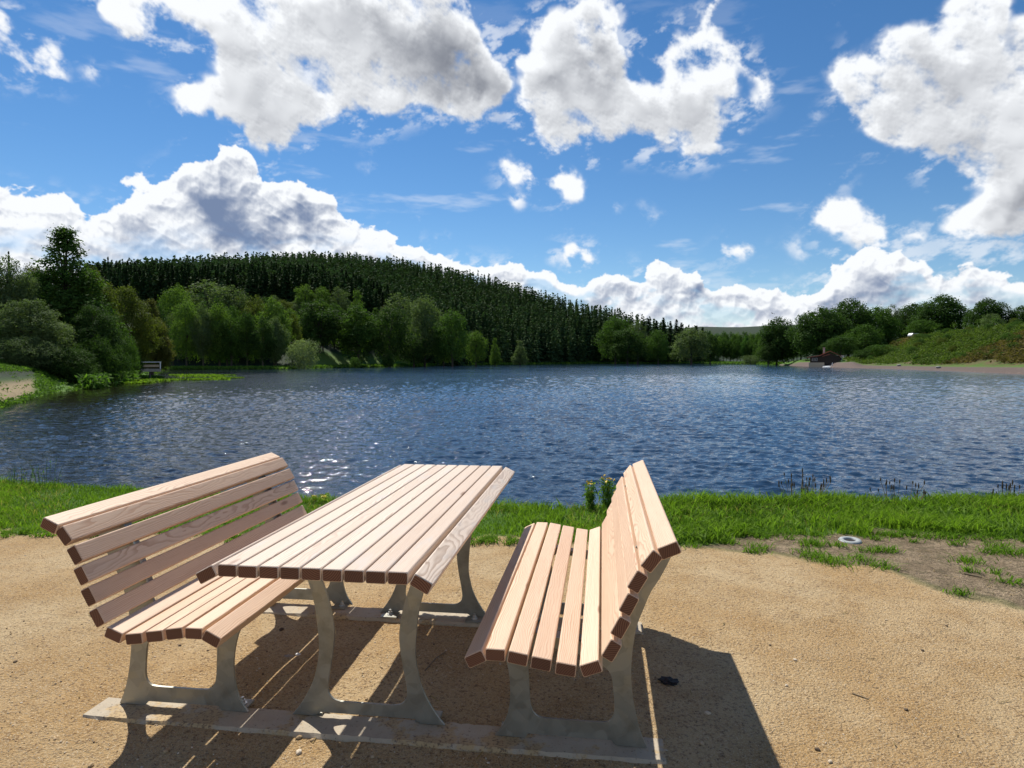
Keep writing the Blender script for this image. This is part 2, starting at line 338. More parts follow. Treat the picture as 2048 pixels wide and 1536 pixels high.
def vnoise(x, y, s, seed=0):
    """cheap smooth value noise, vectorised"""
    x = np.asarray(x)*s+seed*17.3; y = np.asarray(y)*s-seed*9.1
    xi = np.floor(x); yi = np.floor(y); fx = x-xi; fy = y-yi
    fx = fx*fx*(3-2*fx); fy = fy*fy*(3-2*fy)
    def h(a, b):
        q = np.sin(a*127.1+b*311.7+seed*74.7)*43758.5453; return q-np.floor(q)
    return (h(xi, yi)*(1-fx)+h(xi+1, yi)*fx)*(1-fy)+(h(xi, yi+1)*(1-fx)+h(xi+1, yi+1)*fx)*fy
def shore_r(az):
    base = np.interp(az, AZS, RSH)
    return base
def ground_h(x, y):
    x = np.asarray(x, float); y = np.asarray(y, float)
    dx = x-CAM[0]; dy = y-CAM[1]; r = np.hypot(dx, dy)
    az = np.arctan2(dx*HR[0]+dy*HR[1], dx*HF[0]+dy*HF[1])
    px = np.tan(np.clip(az, -1.35, 1.35))*F_PX+1024
    # near land
    yb = np.interp(x, BANK[:, 0], BANK[:, 1])
    near = -0.012+(vnoise(x, y, 1.1, 1)-.5)*.02+(vnoise(x, y, 4, 2)-.5)*.012+(vnoise(x, y, 13, 9)-.5)*.005
    near = near - smooth((y-yb)/.55)*1.1
    near = np.where(r > 40, -1.4, near)
    # far land
    rs = shore_r(az)*(1+.02*(vnoise(az*30, r*0, 1, 3)-.5))
    t = r-rs
    lakebed = -1.3
    bankh = ZW-.02+smooth(t/3.0)*.25 + np.clip(t-2, 0, 40)*.03
    # left sandy bank rises a little more
    bankh += np.where(px < 130, smooth(t/14)*.75, 0)
    hill_foot = np.maximum(rs+12, np.interp(px, [700, 1000], [190, 300]))
    tt = np.clip((r-hill_foot)/(RR-hill_foot), 0, 1)
    G = ridge_ground(az)
    hill = G*(tt**.92) - smooth((r-RR-10)/500)*G*.6
    # right-hand dam embankment
    rb = rs*1.0+np.interp(px, [1690, 2048], [14, 17])
    rc = np.interp(px, [1600, 1690, 1770, 1830, 1900, 2048, 2300], [420, 370, 306, 222, 184, 149, 120])/np.cos(np.clip(az, -1.2, 1.2))
    dam = 8.6*smooth((r-rb)/(rc-rb)*.9+.05)*smooth((px-1690)/110)
    dam = np.where(r > rc, np.maximum(dam, 8.6*smooth((px-1690)/110)-smooth((r-rc)/200)*2), dam)
    # far field strip and distant hills
    dist = smooth((r-1500)/1100)*np.interp(px, [900, 1400, 1480, 1560, 1640, 1760, 2300], [40, 132, 130, 134, 132, 100, 80])
    field = smooth((r-420)/250)*(1-smooth((r-900)/500))*np.interp(px, [1500, 1560, 1620, 1700], [0, 26, 26, 0])
    bankh = bankh+.85*smooth((t-2)/5)*smooth((px-1580)/15)*smooth((1730-px)/30)
    far = bankh+hill+dam+dist+field+(vnoise(x, y, .15, 4)-.5)*.5*smooth(t/30)
    far = np.where(t < 0, np.maximum(lakebed, ZW-.02+t*.12), far)
    inlake = (y > yb-.05) & (np.abs(az) < 1.3) | (near < -1.0) & (np.abs(az) < 1.35)
    h = np.where((r > 14) & (np.abs(az) < 1.35), np.maximum(far, lakebed), near)
    h = np.where((np.abs(az) >= 1.35), -0.012, h)
    return h
azf = np.concatenate([np.linspace(-math.pi, -.95, 60)[:-1], np.linspace(-.95, .95, 760), np.linspace(.95, math.pi, 60)[1:-1]])
rr_ = np.concatenate([[.02], np.exp(np.linspace(math.log(.4), math.log(12), 330)), np.exp(np.linspace(math.log(12.3), math.log(3800), 360))])
A, Rg = np.meshgrid(azf, rr_)
GX = CAM[0]+Rg*(np.sin(A)*HR[0]+np.cos(A)*HF[0]); GY = CAM[1]+Rg*(np.sin(A)*HR[1]+np.cos(A)*HF[1])
GZ = ground_h(GX, GY)
GRASS_EDGE = np.array([(-30, 1.2), (-3.97, 1.74), (-2.6, 1.9), (-1.49, 1.98), (-.3, 2.02), (.6, 2.1), (1.3, 2.1), (1.75, 2.22), (2.2, 2.55), (3.2, 2.62), (4.2, 2.55), (8, 2.9), (30, 4)], float)
DIRT_EDGE = np.array([(-30, 9), (1.3, 9), (1.5, 2.1), (1.9, 1.98), (2.77, 1.70), (3.05, 1.2), (3.3, .9), (3.6, .4), (4.2, -.6), (8, -2)], float)
def masks(x, y):
    n = (vnoise(x, y, 2.6, 5)-.5)*.34+(vnoise(x, y, 9, 6)-.5)*.20
    ge = np.interp(x, GRASS_EDGE[:, 0], GRASS_EDGE[:, 1]); de = np.interp(x, DIRT_EDGE[:, 0], DIRT_EDGE[:, 1])
    grass = smooth((y+n-ge)/.10+.5); dirt = smooth((y+n*.8-de)/.22+.5)*(1-grass)
    return grass, dirt
gr, di = masks(GX, GY)
PXg = np.tan(np.clip(A, -1.35, 1.35))*F_PX+1024; Tg = Rg-shore_r(A)
nearz = Rg < 13
grass = np.where(nearz, gr, 1.0); dirt = np.where(nearz, di, 0.0); path = np.where(nearz, 1-gr-di, 0.0)
rbg = np.interp(PXg, [1500, 1560, 1690, 2048], [0, 8, 14, 17])
stone = np.where((~nearz) & (PXg > 1560), smooth((rbg-Tg)/2+.5), 0)
tanl = np.where((~nearz) & (PXg > 610) & (PXg < 780), smooth((Tg-4)/3)*smooth((24-Tg)/6)*.12, 0)
sandl = tanl+np.where((~nearz) & (PXg < 100), smooth((Tg-1.2)/1)*smooth((8.5-Tg)/2)*smooth((80-PXg)/25), 0)
heath = np.where((~nearz) & (PXg > 1690), smooth((Tg-rbg)/4)*smooth((np.interp(PXg, [1690, 1770, 1830, 1900, 2048], [370, 306, 222, 184, 149])/np.cos(np.clip(A, -1.2, 1.2))-3-Rg)/3), 0)
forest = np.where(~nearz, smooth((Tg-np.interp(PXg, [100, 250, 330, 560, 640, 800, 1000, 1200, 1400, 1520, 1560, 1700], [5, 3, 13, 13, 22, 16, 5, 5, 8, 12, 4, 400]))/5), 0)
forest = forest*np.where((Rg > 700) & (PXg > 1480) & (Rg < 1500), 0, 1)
nr, nc = A.shape
idx = np.arange(nr*nc).reshape(nr, nc)
nxt = np.roll(idx, -1, axis=1)
Fq = np.stack([idx[:-1], nxt[:-1], nxt[1:], idx[1:]], -1).reshape(-1, 4)
mg, t, b = mat('ground_material')
pos = t.n('ShaderNodeNewGeometry').outputs['Position']
fine = t.noise(pos, 160, 4, .7); gran = t.noise(pos, 60, 5, .75); mid = t.noise(pos, 5, 5, .6); big = t.noise(pos, 1.1, 4, .6)
vor = t.n('ShaderNodeTexVoronoi'); t.set(vor.inputs['Vector'], pos); vor.inputs['Scale'].default_value = 85
sp = t.ramp(vor.outputs['Distance'], .2, .6)
sandc = t.mix(t.ramp(big, .35, .65), (.45, .285, .12), (.55, .40, .215))
sandc = t.mix(t.ramp(mid, .42, .7, 0, .5), sandc, (.38, .225, .085))
sandc = t.mix(t.ramp(gran, .49, .64, 0, .85), sandc, (.17, .10, .05))
sandc = t.mix(t.ramp(fine, .52, .64, 0, .9), sandc, (.64, .52, .35))
sandc = t.mix(t.ramp(t.noise(pos, 34, 3, .6), .66, .72, 0, .7), sandc, (.12, .075, .045))
dirtc = t.mix(t.ramp(mid, .3, .7), (.20, .145, .085), (.36, .27, .17)); dirtc = t.mix(t.ramp(t.noise(pos, 16, 5, .7), .48, .6, 0, .6), dirtc, (.12, .10, .05)); dirtc = t.mix(t.ramp(gran, .48, .62), dirtc, (.10, .072, .045))
grassn = t.noise(pos, 14, 4, .6)
pf = t.noise(pos, .35, 4, .6)
grassc = t.mix(grassn, (.045, .11, .012), (.10, .20, .025)); grassc = t.mix(t.ramp(pf, .5, .75, 0, .35), grassc, (.17, .15, .05))
stv = t.n('ShaderNodeTexVoronoi'); t.set(stv.inputs['Vector'], pos); stv.inputs['Scale'].default_value = 1.3; stv.inputs['Detail'].default_value = 2
stonec = t.mix(t.ramp(stv.outputs['Distance'], .1, .6), (.34, .27, .22), (.12, .09, .075))
heathc = t.mix(t.ramp(pf, .42, .6), (.075, .12, .022), (.11, .085, .038)); heathc = t.mix(t.ramp(t.noise(pos, 1.2, 4, .7), .5, .7), heathc, (.05, .075, .02))
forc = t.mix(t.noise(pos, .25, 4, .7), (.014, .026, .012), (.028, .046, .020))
c = t.mix(t.attr('w_path'), grassc, sandc); c = t.mix(t.attr('w_dirt'), c, dirtc); c = t.mix(t.attr('w_stone'), c, stonec)
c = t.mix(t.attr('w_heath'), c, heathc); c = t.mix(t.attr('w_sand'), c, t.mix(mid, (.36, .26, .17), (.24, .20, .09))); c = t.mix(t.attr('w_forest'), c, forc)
hgt = t.m('ADD', t.m('MULTIPLY', gran, 1.0), t.m('ADD', t.m('MULTIPLY', fine, .6), t.m('MULTIPLY', sp, .25)))
setp(t, b, col=c, rough=.93, spec=.2, norm=bump(t, hgt, 1.0, .013, bump(t, mid, .6, .03)))
at = {k: ('FLOAT', 'POINT', v) for k, v in dict(w_path=path, w_dirt=dirt, w_stone=stone, w_heath=heath, w_sand=sandl, w_forest=forest).items()}
tag(mk('ground', np.stack([GX, GY, GZ], -1).reshape(-1, 3), Fq, [mg], attrs=at, smooth=True), kind='structure')

# ------------------------------------------------------------------ water
azw = np.linspace(-.80, .80, 560); rw = np.exp(np.arange(math.log(4.6), math.log(760), .0042))
A, Rg = np.meshgrid(azw, rw)
WX = CAM[0]+Rg*(np.sin(A)*HR[0]+np.cos(A)*HF[0]); WY = CAM[1]+Rg*(np.sin(A)*HR[1]+np.cos(A)*HF[1])
WZ = np.zeros_like(WX); wr = np.random.default_rng(3)
gust = .62+.75*vnoise(WX, WY*2.2, .035, 8)
calm = smooth((WY-3.0)/4)*.55+.45
leftcalm = 1.0
for k in range(56):
    lam = .11*(5.6**(k/55.0)); kk = 2*math.pi/lam
    th = wr.normal(0, .55)+.1; a = .0062*lam**.76*(.6+.8*wr.random())
    ph = wr.random()*6.283
    res = np.clip(lam/(Rg*.0042*2.2), 0, 1)
    WZ += a*res*np.sin(kk*(WX*math.sin(th)+WY*math.cos(th))+ph+1.2*vnoise(WX, WY, .6/lam*.35, 20+k))
shl = shore_r(A)
shelter = .35+.65*smooth((shl-Rg)/30+.15)
lee = .70+.30*smooth((A+.52)/.42)
WZ *= gust*calm*np.where(A < -.3, shelter, 1)*lee
nr, nc = A.shape; idx = np.arange(nr*nc).reshape(nr, nc)
Fq = np.stack([idx[:-1, :-1], idx[:-1, 1:], idx[1:, 1:], idx[1:, :-1]], -1).reshape(-1, 4)
mw, t, b = mat('lake_water')
pos = t.n('ShaderNodeNewGeometry').outputs['Position']
mpn = t.n('ShaderNodeMapping'); t.set(mpn.inputs['Vector'], pos); mpn.inputs['Scale'].default_value = (1, 1.9, 1)
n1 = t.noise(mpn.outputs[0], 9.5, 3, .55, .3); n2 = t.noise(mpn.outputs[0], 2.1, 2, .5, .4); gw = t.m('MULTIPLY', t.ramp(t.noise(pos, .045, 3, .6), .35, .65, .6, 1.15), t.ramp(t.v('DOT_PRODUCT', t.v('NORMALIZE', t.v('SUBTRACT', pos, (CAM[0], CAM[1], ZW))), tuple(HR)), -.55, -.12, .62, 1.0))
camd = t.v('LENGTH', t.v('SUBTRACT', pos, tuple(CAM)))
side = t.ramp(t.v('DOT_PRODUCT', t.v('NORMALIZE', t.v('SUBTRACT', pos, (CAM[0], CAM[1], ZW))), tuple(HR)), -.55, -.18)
setp(t, b, col=t.mix(side, (.012, .010, .006), (.018, .042, .080)), rough=.035, ior=1.333, norm=bump(t, t.m('MULTIPLY', n1, gw), .46, .05, bump(t, t.m('MULTIPLY', n2, gw), .24, .13)))  # left water coloured dark brown to stand in for tree reflections, blue elsewhere
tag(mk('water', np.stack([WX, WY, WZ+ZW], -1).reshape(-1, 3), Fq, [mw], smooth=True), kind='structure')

# ------------------------------------------------------------------ materials for objects
def wood(name, light, dark, ringf=1.0, grey=0.0):
    m, t, b = mat(name)
    bc = t.attr('bco', True); br = t.attr('brand')
    n = t.noise(t.v('MULTIPLY', bc, (3, .9, 3)), 2.2, 3, .5)
    n3 = t.noise(t.v('MULTIPLY', bc, (14, 1.6, 14)), 3, 3, .5)
    s = t.n('ShaderNodeSeparateXYZ'); t.set(s.inputs[0], bc)
    cx = s.outputs[0]; cz = s.outputs[2]
    r = t.m('SQRT', t.m('ADD', t.m('MULTIPLY', cx, cx), t.m('MULTIPLY', cz, cz)))
    r = t.m('ADD', r, t.m('ADD', t.m('MULTIPLY', n, .055), t.m('MULTIPLY', n3, .006)))
    ring = t.m('FRACT', t.m('MULTIPLY', r, 235*ringf))
    late = t.m('MULTIPLY', t.ramp(ring, .35, .9), t.ramp(ring, 1.0, .93))
    c = t.mix(t.m('MULTIPLY', late, t.ramp(t.noise(t.v('MULTIPLY', bc, (9, .7, 9)), 2, 3), .35, .65, .40, .82)), light, dark)
    fib = t.noise(t.v('MULTIPLY', bc, (300, 6, 300)), 1, 2, .6)
    c = t.mix(t.ramp(fib, .45, .75, 0, .30), c, dark)
    # per board tone
    c = t.mix(t.ramp(br, 0, 1, 0, .38, False), c, t.mix(.5, dark, (.46, .27, .17)), 'MIX')
    blo = t.noise(t.v('MULTIPLY', bc, (5, 1.5, 5)), 3, 4, .6)
    c = t.mix(t.ramp(blo, .5, .8, 0, .35+grey*.4), c, (.50, .46, .42) if grey else (.70, .50, .34))
    # knots
    vk = t.n('ShaderNodeTexVoronoi'); t.set(vk.inputs['Vector'], t.v('MULTIPLY', bc, (10, 2.6, 10))); vk.inputs['Scale'].default_value = .8
    vs_ = t.n('ShaderNodeSeparateColor'); t.set(vs_.inputs[0], vk.outputs['Color'])
    kn = t.m('MULTIPLY', t.ramp(vk.outputs['Distance'], .13, .05), t.m('GREATER_THAN', vs_.outputs[0], .72))
    c = t.mix(t.m('MULTIPLY', kn, .75), c, (.22, .10, .05))
    setp(t, b, col=c, rough=t.ramp(late, 0, 1, .62, .45), spec=.35, norm=bump(t, t.m('ADD', t.m('MULTIPLY', late, .6), t.m('MULTIPLY', fib, .6)), .30, .0012))
    return m
def wood_end():
    m, t, b = mat('larch_end_grain')
    bc = t.attr('bco', True); s = t.n('ShaderNodeSeparateXYZ'); t.set(s.inputs[0], bc)
    cx = s.outputs[0]; cz = s.outputs[2]
    r = t.m('SQRT', t.m('ADD', t.m('MULTIPLY', cx, cx), t.m('MULTIPLY', cz, cz)))
    r = t.m('ADD', r, t.m('MULTIPLY', t.noise(bc, 8, 2), .012))
    ring = t.m('FRACT', t.m('MULTIPLY', r, 150))
    late = t.ramp(ring, .3, .95)
    c = t.mix(late, (.25, .115, .066), (.080, .036, .022))
    c = t.mix(t.ramp(t.attr('brand'), 0, 1, 0, .65, False), c, (.10, .05, .03))
    setp(t, b, col=c, rough=.75, spec=.25, norm=bump(t, t.noise(bc, 500, 2), .4, .001))
    return m
M_WT = wood('tabletop_larch', (.70, .575, .46), (.42, .295, .20), .9, 1.0)
M_WB = wood('bench_larch', (.75, .555, .39), (.47, .26, .145), .85, 0.0)
M_END = wood_end()
def galv():
    m, t, b = mat('galvanised_steel')
    co = t.n('ShaderNodeTexCoord').outputs['Object']
    v = t.n('ShaderNodeTexVoronoi'); t.set(v.inputs['Vector'], t.v('ADD', co, t.v('SCALE', t.noise(co, 20, 2, col=True), sc=.02))); v.inputs['Scale'].default_value = 26
    sepc = t.n('ShaderNodeSeparateColor'); t.set(sepc.inputs[0], v.outputs['Color'])
    c = t.mix(sepc.outputs[0], (.30, .295, .255), (.36, .352, .305))
    c = t.mix(t.ramp(t.noise(co, 9, 4, .65), .5, .75, 0, .6), c, (.19, .185, .15))
    setp(t, b, col=c, metal=.7, rough=t.ramp(sepc.outputs[1], 0, 1, .38, .56, False), norm=bump(t, t.noise(co, 60, 3), .15, .002))
    return m
M_GALV = galv()
m, t, b = mat('bolt_zinc'); setp(t, b, col=(.62, .62, .60), metal=.9, rough=.3); M_BOLT = m
def plain(name, col, rough=.6, metal=0, var=.15, scale=6, spec=.4):
    m, t, b = mat(name); co = t.n('ShaderNodeTexCoord').outputs['Object']
    c2 = tuple(x*(1-var) for x in col); c1 = tuple(min(1, x*(1+var)) for x in col)
    setp(t, b, col=t.mix(t.noise(co, scale, 4, .6), c1, c2), rough=rough, metal=metal, spec=spec); return m
def concrete():
    m, t, b = mat('concrete'); co = t.n('ShaderNodeNewGeometry').outputs['Position']
    c = t.mix(t.noise(co, 12, 5, .65), (.50, .43, .32), (.34, .28, .20))
    c = t.mix(t.ramp(t.noise(co, 4.2, 5, .7), .50, .58), c, t.mix(t.ramp(t.noise(co, 90, 4, .7), .5, .62), (.44, .32, .17), (.20, .13, .07)))
    c = t.mix(t.ramp(t.noise(co, 90, 3, .6), .62, .72), c, (.15, .12, .09))
    setp(t, b, col=c, rough=.9, norm=bump(t, t.noise(co, 70, 4, .7), .5, .004)); return m
M_CONC = concrete()

# ------------------------------------------------------------------ slatted furniture
def slat_section(w, h, r=.0055):
    pts = []
    for cx, cz, a0 in ((w/2-r, h/2-r, 0), (-w/2+r, h/2-r, 90), (-w/2+r, -h/2+r, 180), (w/2-r, -h/2+r, 270)):
        for k in range(4): a = R_(a0+k*30); pts.append((cx+r*math.cos(a), cz+r*math.sin(a)))
    return pts
def slats(name, specs, y0, y1, mats, parent, rs, w=.0665, h=.041):
    """specs: list of (x, z, angle deg[, w, h]); one mesh with board coordinates as attributes"""
    V = []; Fq = []; Fe = []; B = []; T = []; mi_q = []; 
    NY = 2
    for sp_ in specs:
        x, z, ang = sp_[:3]; ww, hh = (sp_[3], sp_[4]) if len(sp_) > 3 else (w, h)
        poly = slat_section(ww, hh); n = len(poly); b0 = len(V); ca, sa = math.cos(R_(ang)), math.sin(R_(ang))
        off = (rs.choice((-1, 1))*rs.uniform(.02, .11), rs.uniform(-40, 40), rs.uniform(.03, .12)*rs.choice((-1, 1))); tone = rs.random()
        dy0, dy1 = rs.uniform(-.0025, .0025), rs.uniform(-.0025, .0025)
        for y, ins in ((y0+dy0, .0025), (y0+dy0+.0025, 0), (y1+dy1-.0025, 0), (y1+dy1, .0025)):
            for (px_, pz_) in poly:
                k = 1-ins*2/ww if ins else 1
                lx, lz = px_*k, pz_*(1-ins*2/hh if ins else 1)
                V.append((x+lx*ca-lz*sa, y, z+lx*sa+lz*ca)); B.append((lx+off[0], y+off[1], lz+off[2])); T.append(tone)
        for q in range(3):
            for i in range(n): Fq.append((b0+q*n+i, b0+q*n+(i+1) % n, b0+(q+1)*n+(i+1) % n, b0+(q+1)*n+i)); mi_q.append(0)
        Fe.append(tuple(b0+i for i in range(n))[::-1]); Fe.append(tuple(b0+3*n+i for i in range(n)))
    return mk(name, V, [np.array(Fq), np.array(Fe)], mats, parent, {'bco': ('FLOAT_VECTOR', 'POINT', B), 'brand': ('FLOAT', 'POINT', T)}, mi_q+[1]*len(Fe))
def catmull(pts, n=6, closed=True):
    out = []; N = len(pts)
    for i in range(N if closed else N-1):
        p0, p1, p2, p3 = [np.array(pts[(i+k) % N] if closed else pts[min(max(i+k, 0), N-1)], float) for k in (-1, 0, 1, 2)]
        for j in range(n):
            t_ = j/n; out.append(tuple(.5*((2*p1)+(-p0+p2)*t_+(2*p0-5*p1+4*p2-p3)*t_**2+(-p0+3*p1-3*p2+p3)*t_**3)))
    if not closed: out.append(tuple(pts[-1]))
    return out
def plate(name, outline, y, th, m, parent):
    """cut steel plate: closed outline in (x,z), triangulated, with small bevel"""
    import bmesh
    bm = bmesh.new(); vs = [bm.verts.new((x, y-th/2, z)) for x, z in outline]
    f = bm.faces.new(vs); r = bmesh.ops.extrude_face_region(bm, geom=[f])
    for v in r['geom']:
        if isinstance(v, bmesh.types.BMVert): v.co.y += th
    bmesh.ops.recalc_face_normals(bm, faces=bm.faces)
    es = [e for e in bm.edges if abs(e.verts[0].co.y-e.verts[1].co.y) < 1e-6]
    bmesh.ops.bevel(bm, geom=es, offset=.0012, segments=1, affect='EDGES')
    bmesh.ops.triangulate(bm, faces=[f for f in bm.faces if len(f.verts) > 4])
    me = bpy.data.meshes.new(name); bm.to_mesh(me); bm.free(); me.materials.append(m)
    o = bpy.data.objects.new(name, me); COL.objects.link(o); o.parent = parent; return o
def hexbolt(mb, x, y, z, r=.011, h=.012, m=0):
    for rr, z0, z1, n in ((r*1.55, z, z+.003, 14), (r, z+.003, z+.003+h, 6), (r*.55, z+.003+h, z+.003+h*2.0, 10)):
        V = [(x+rr*math.cos(2*math.pi*k/n), y+rr*math.sin(2*math.pi*k/n), zz) for zz in (z0, z1) for k in range(n)]
        mb.add(V, [(k, (k+1) % n, n+(k+1) % n, n+k) for k in range(n)]+[tuple(range(n))[::-1], tuple(range(n, 2*n))], m)
BENCH_SEAT = [(.485, .411, 27), (.551, .428, 0), (.626, .423, -9), (.702, .410, -8), (.782, .397, -7), (.863, .406, 21)]
BENCH_BACK = [(.928, .466, 61), (.956, .543, 62), (.982, .619, 63), (1.009, .692, 60), (1.052, .760, 53), (1.106, .797, 24)]
bench_outer_front = [(.505, 0), (.528, .03), (.543, .058), (.556, .10), (.561, .135), (.562, .206), (.556, .25), (.545, .30), (.526, .352), (.500, .386), (.475, .372), (.468, .384), (.505, .403)]
def bench_outline():
    front = catmull([(.505, 0), (.530, .034), (.546, .068), (.558, .115), (.562, .165), (.560, .220), (.551, .272), (.534, .325), (.508, .366), (.478, .386)], 4, False)
    under = [(.500, .392), (.520, .405), (.552, .4075), (.590, .4065), (.626, .401), (.702, .388), (.782, .375), (.822, .372), (.846, .379), (.872, .389), (.890, .412)]
    backf = [(.905, .440), (.914, .457), (.938, .536), (.964, .611), (.991, .683), (1.012, .725), (1.034, .745), (1.056, .764), (1.076, .769), (1.098, .774), (1.128, .785)]
    backr = catmull([(1.160, .745), (1.136, .690), (1.103, .623), (1.070, .568), (1.044, .504), (1.021, .441), (1.009, .370), (1.003, .304), (1.003, .245), (1.010, .175), (1.024, .098), (1.040, .045), (1.060, 0)], 4, False)
    bottom = [(.948, 0), (.932, .017), (.630, .017), (.616, 0)]
    return front+under+backf+backr+bottom
def bench_hole():
    return catmull([(.632, .330), (.628, .290), (.632, .215), (.636, .140), (.645, .104), (.665, .084), (.70, .079), (.80, .079), (.895, .080), (.925, .088), (.941, .112), (.943, .150), (.939, .200), (.934, .245), (.922, .270), (.900, .290), (.86, .312), (.80, .330), (.72, .343), (.66, .347)], 4, True)
def plate_hole(name, outer, hole, y, th, m, parent):
    """plate with one hole: bridge outer and hole into a single outline"""
    import bmesh
    from mathutils.geometry import tessellate_polygon
    A3 = [Vector((x, z, 0)) for x, z in outer]; H3 = [Vector((x, z, 0)) for x, z in hole]
    tris = tessellate_polygon([A3, H3]); pts = outer+hole; n0 = len(outer); n = len(pts)
    bm = bmesh.new()
    a = [bm.verts.new((x, y-th/2, z)) for x, z in pts]; c_ = [bm.verts.new((x, y+th/2, z)) for x, z in pts]
    for tr in tris:
        bm.faces.new([a[i] for i in tr]); bm.faces.new([c_[i] for i in tr[::-1]])
    for lo, hi in ((0, n0), (n0, n)):
        for i in range(lo, hi):
            j = i+1 if i+1 < hi else lo; bm.faces.new((a[i], a[j], c_[j], c_[i]))
    bmesh.ops.recalc_face_normals(bm, faces=bm.faces)
    me = bpy.data.meshes.new(name); bm.to_mesh(me); bm.free(); me.materials.append(m)
    o = bpy.data.objects.new(name, me); COL.objects.link(o); o.parent = parent; return o
FB, FT, LB, LT = .5579, .5112, .8268, .9885
def make_bench(label, mirror, dx, dy, rot, seed):
    rs = random.Random(seed)
    s = -1 if mirror else 1; c0 = .8*s
    root = empty('park_bench', (c0+dx, dy, 0), rot); tag(root, label, 'bench')
    mir = lambda sp_: [((x*s-c0), z, a*s) for x, z, a in sp_]
    slats('seat', mir(BENCH_SEAT), -LB, LB, [M_WB, M_END], root, rs)
    slats('backrest', mir(BENCH_BACK), -LB, LB, [M_WB, M_END], root, rs)
    for y in (-FB, FB):
        o = [(x*s-c0, z) for x, z in bench_outline()]; h = [(x*s-c0, z) for x, z in bench_hole()]
        fr = plate_hole('end_frame', o, h, y, .010, M_GALV, root)
        mb = MB(); ma = mb                          # welded flange strips that carry the slats
        def strip(mb, p, q, th=.005, wy=.05, off=0):
            p = Vector((p[0]*s-c0, 0, p[1])); q = Vector((q[0]*s-c0, 0, q[1])); d = (q-p); L = d.length; d.normalize(); n_ = Vector((-d.z, 0, d.x))*th
            y0, y1 = (y+.0052, y+.0052+wy) if y < 0 else (y-.0052-wy, y-.0052)
            V = [p+Vector((0, yy, 0)) for yy in (y0, y1)]+[q+Vector((0, yy, 0)) for yy in (y0, y1)]
            V += [v+n_ for v in V]
            mb.add(V, [(0, 1, 3, 2), (4, 6, 7, 5), (0, 4, 5, 1), (2, 3, 7, 6), (0, 2, 6, 4), (1, 5, 7, 3)])
        seatl = [(.560, .403), (.600, .400), (.626, .3965), (.702, .3835), (.782, .3705), (.845, .372)]
        for p, q in zip(seatl, seatl[1:]): strip(mb, p, q)
        bl = [(.921, .437), (.938, .476), (.966, .553), (.993, .628), (1.020, .70), (1.045, .742)]
        mb = MB()
        for p, q in zip(bl, bl[1:]): strip(mb, p, q)
        ma.build('seat_rail', M_GALV, root); mb.build('back_rail', M_GALV, root)
        for fx in (.56, 1.0):                       # foot plate with its bolt, on the inner side of the frame
            fb = MB(); yy0, yy1 = (y+.0052, y+.075) if y < 0 else (y-.075, y-.0052)
            fb.box(fx*s-c0-.040, fx*s-c0+.040, yy0, yy1, .0005, .0075)
            fp = fb.build('foot_plate', M_GALV, root)
            hb = MB(); hexbolt(hb, fx*s-c0+.008, (yy0+yy1)/2, .0077); hb.build('bolt', M_BOLT, fp)
    return root
make_bench('larch slatted bench left of the table, its inner face and backrest turned to the table', True, .0098, .0347, .0082, 11)
make_bench('larch slatted bench right of the table, seen from its end with the tall backrest outward', False, .0101, .0054, -.011, 23)

# table
tb = empty('picnic_table', (0, 0, 0)); tag(tb, 'long picnic table with pale larch slat top on curved galvanised legs between the two benches', 'table')
rs = random.Random(5)
sp_t = [((i-4)*.0698, .730, 0, .0645, .040) for i in range(9)]+[(-.352, .7135, 28, .066, .040), (.352, .7135, -28, .066, .040)]
slats('tabletop', sp_t, -LT, LT, [M_WT, M_END], tb, rs)
def table_outline():
    L = catmull([(-.308, 0), (-.275, .040), (-.243, .091), (-.218, .145), (-.205, .195), (-.196, .245), (-.196, .300), (-.200, .360), (-.208, .428), (-.222, .490), (-.238, .539), (-.262, .595), (-.290, .640), (-.318, .676)], 4, False)
    Rr_ = [(-x, z) for x, z in L][::-1]
    inner = catmull([(.245, .695), (.213, .620), (.178, .540), (.148, .450), (.133, .370), (.131, .315), (.140, .240), (.153, .170), (.159, .125), (.156, .095), (.138, .073), (.110, .064)], 4, False)
    innerL = [(-x, z) for x, z in inner]; inner = inner[::-1]
    top = [(-.312, .690), (-.300, .7085)]
    return L+top+[(-.250, .7085)]+innerL+inner+[(.250, .7085), (.300, .7085), (.312, .690)]+Rr_+[(.212, 0), (.190, .016), (-.190, .016), (-.212, 0)]
for y in (-FT, FT):
    ol = table_outline()
    # drop the doubled seam points between inner left and right curves
    plate('leg_frame', ol, y, .010, M_GALV, tb)
    mb = MB(); yy0, yy1 = (y+.0055, y+.055) if y < 0 else (y-.055, y-.0055)
    mb.box(-.305, .305, yy0, yy1, .703, .7093); mb.box(-.305, .305, y-.0045, y+.0045, .672, .7027)
    mb.build('top_rail', M_GALV, tb)
    for fx in (-.235, .235):
        fb = MB(); a, c_ = (y+.0052, y+.080) if y < 0 else (y-.080, y-.0052)
        fb.box(fx-.045, fx+.045, a, c_, .0005, .0075); fp = fb.build('foot_plate', M_GALV, tb)
        hb = MB(); hexbolt(hb, fx, (a+c_)/2, .0077); hb.build('bolt', M_BOLT, fp)
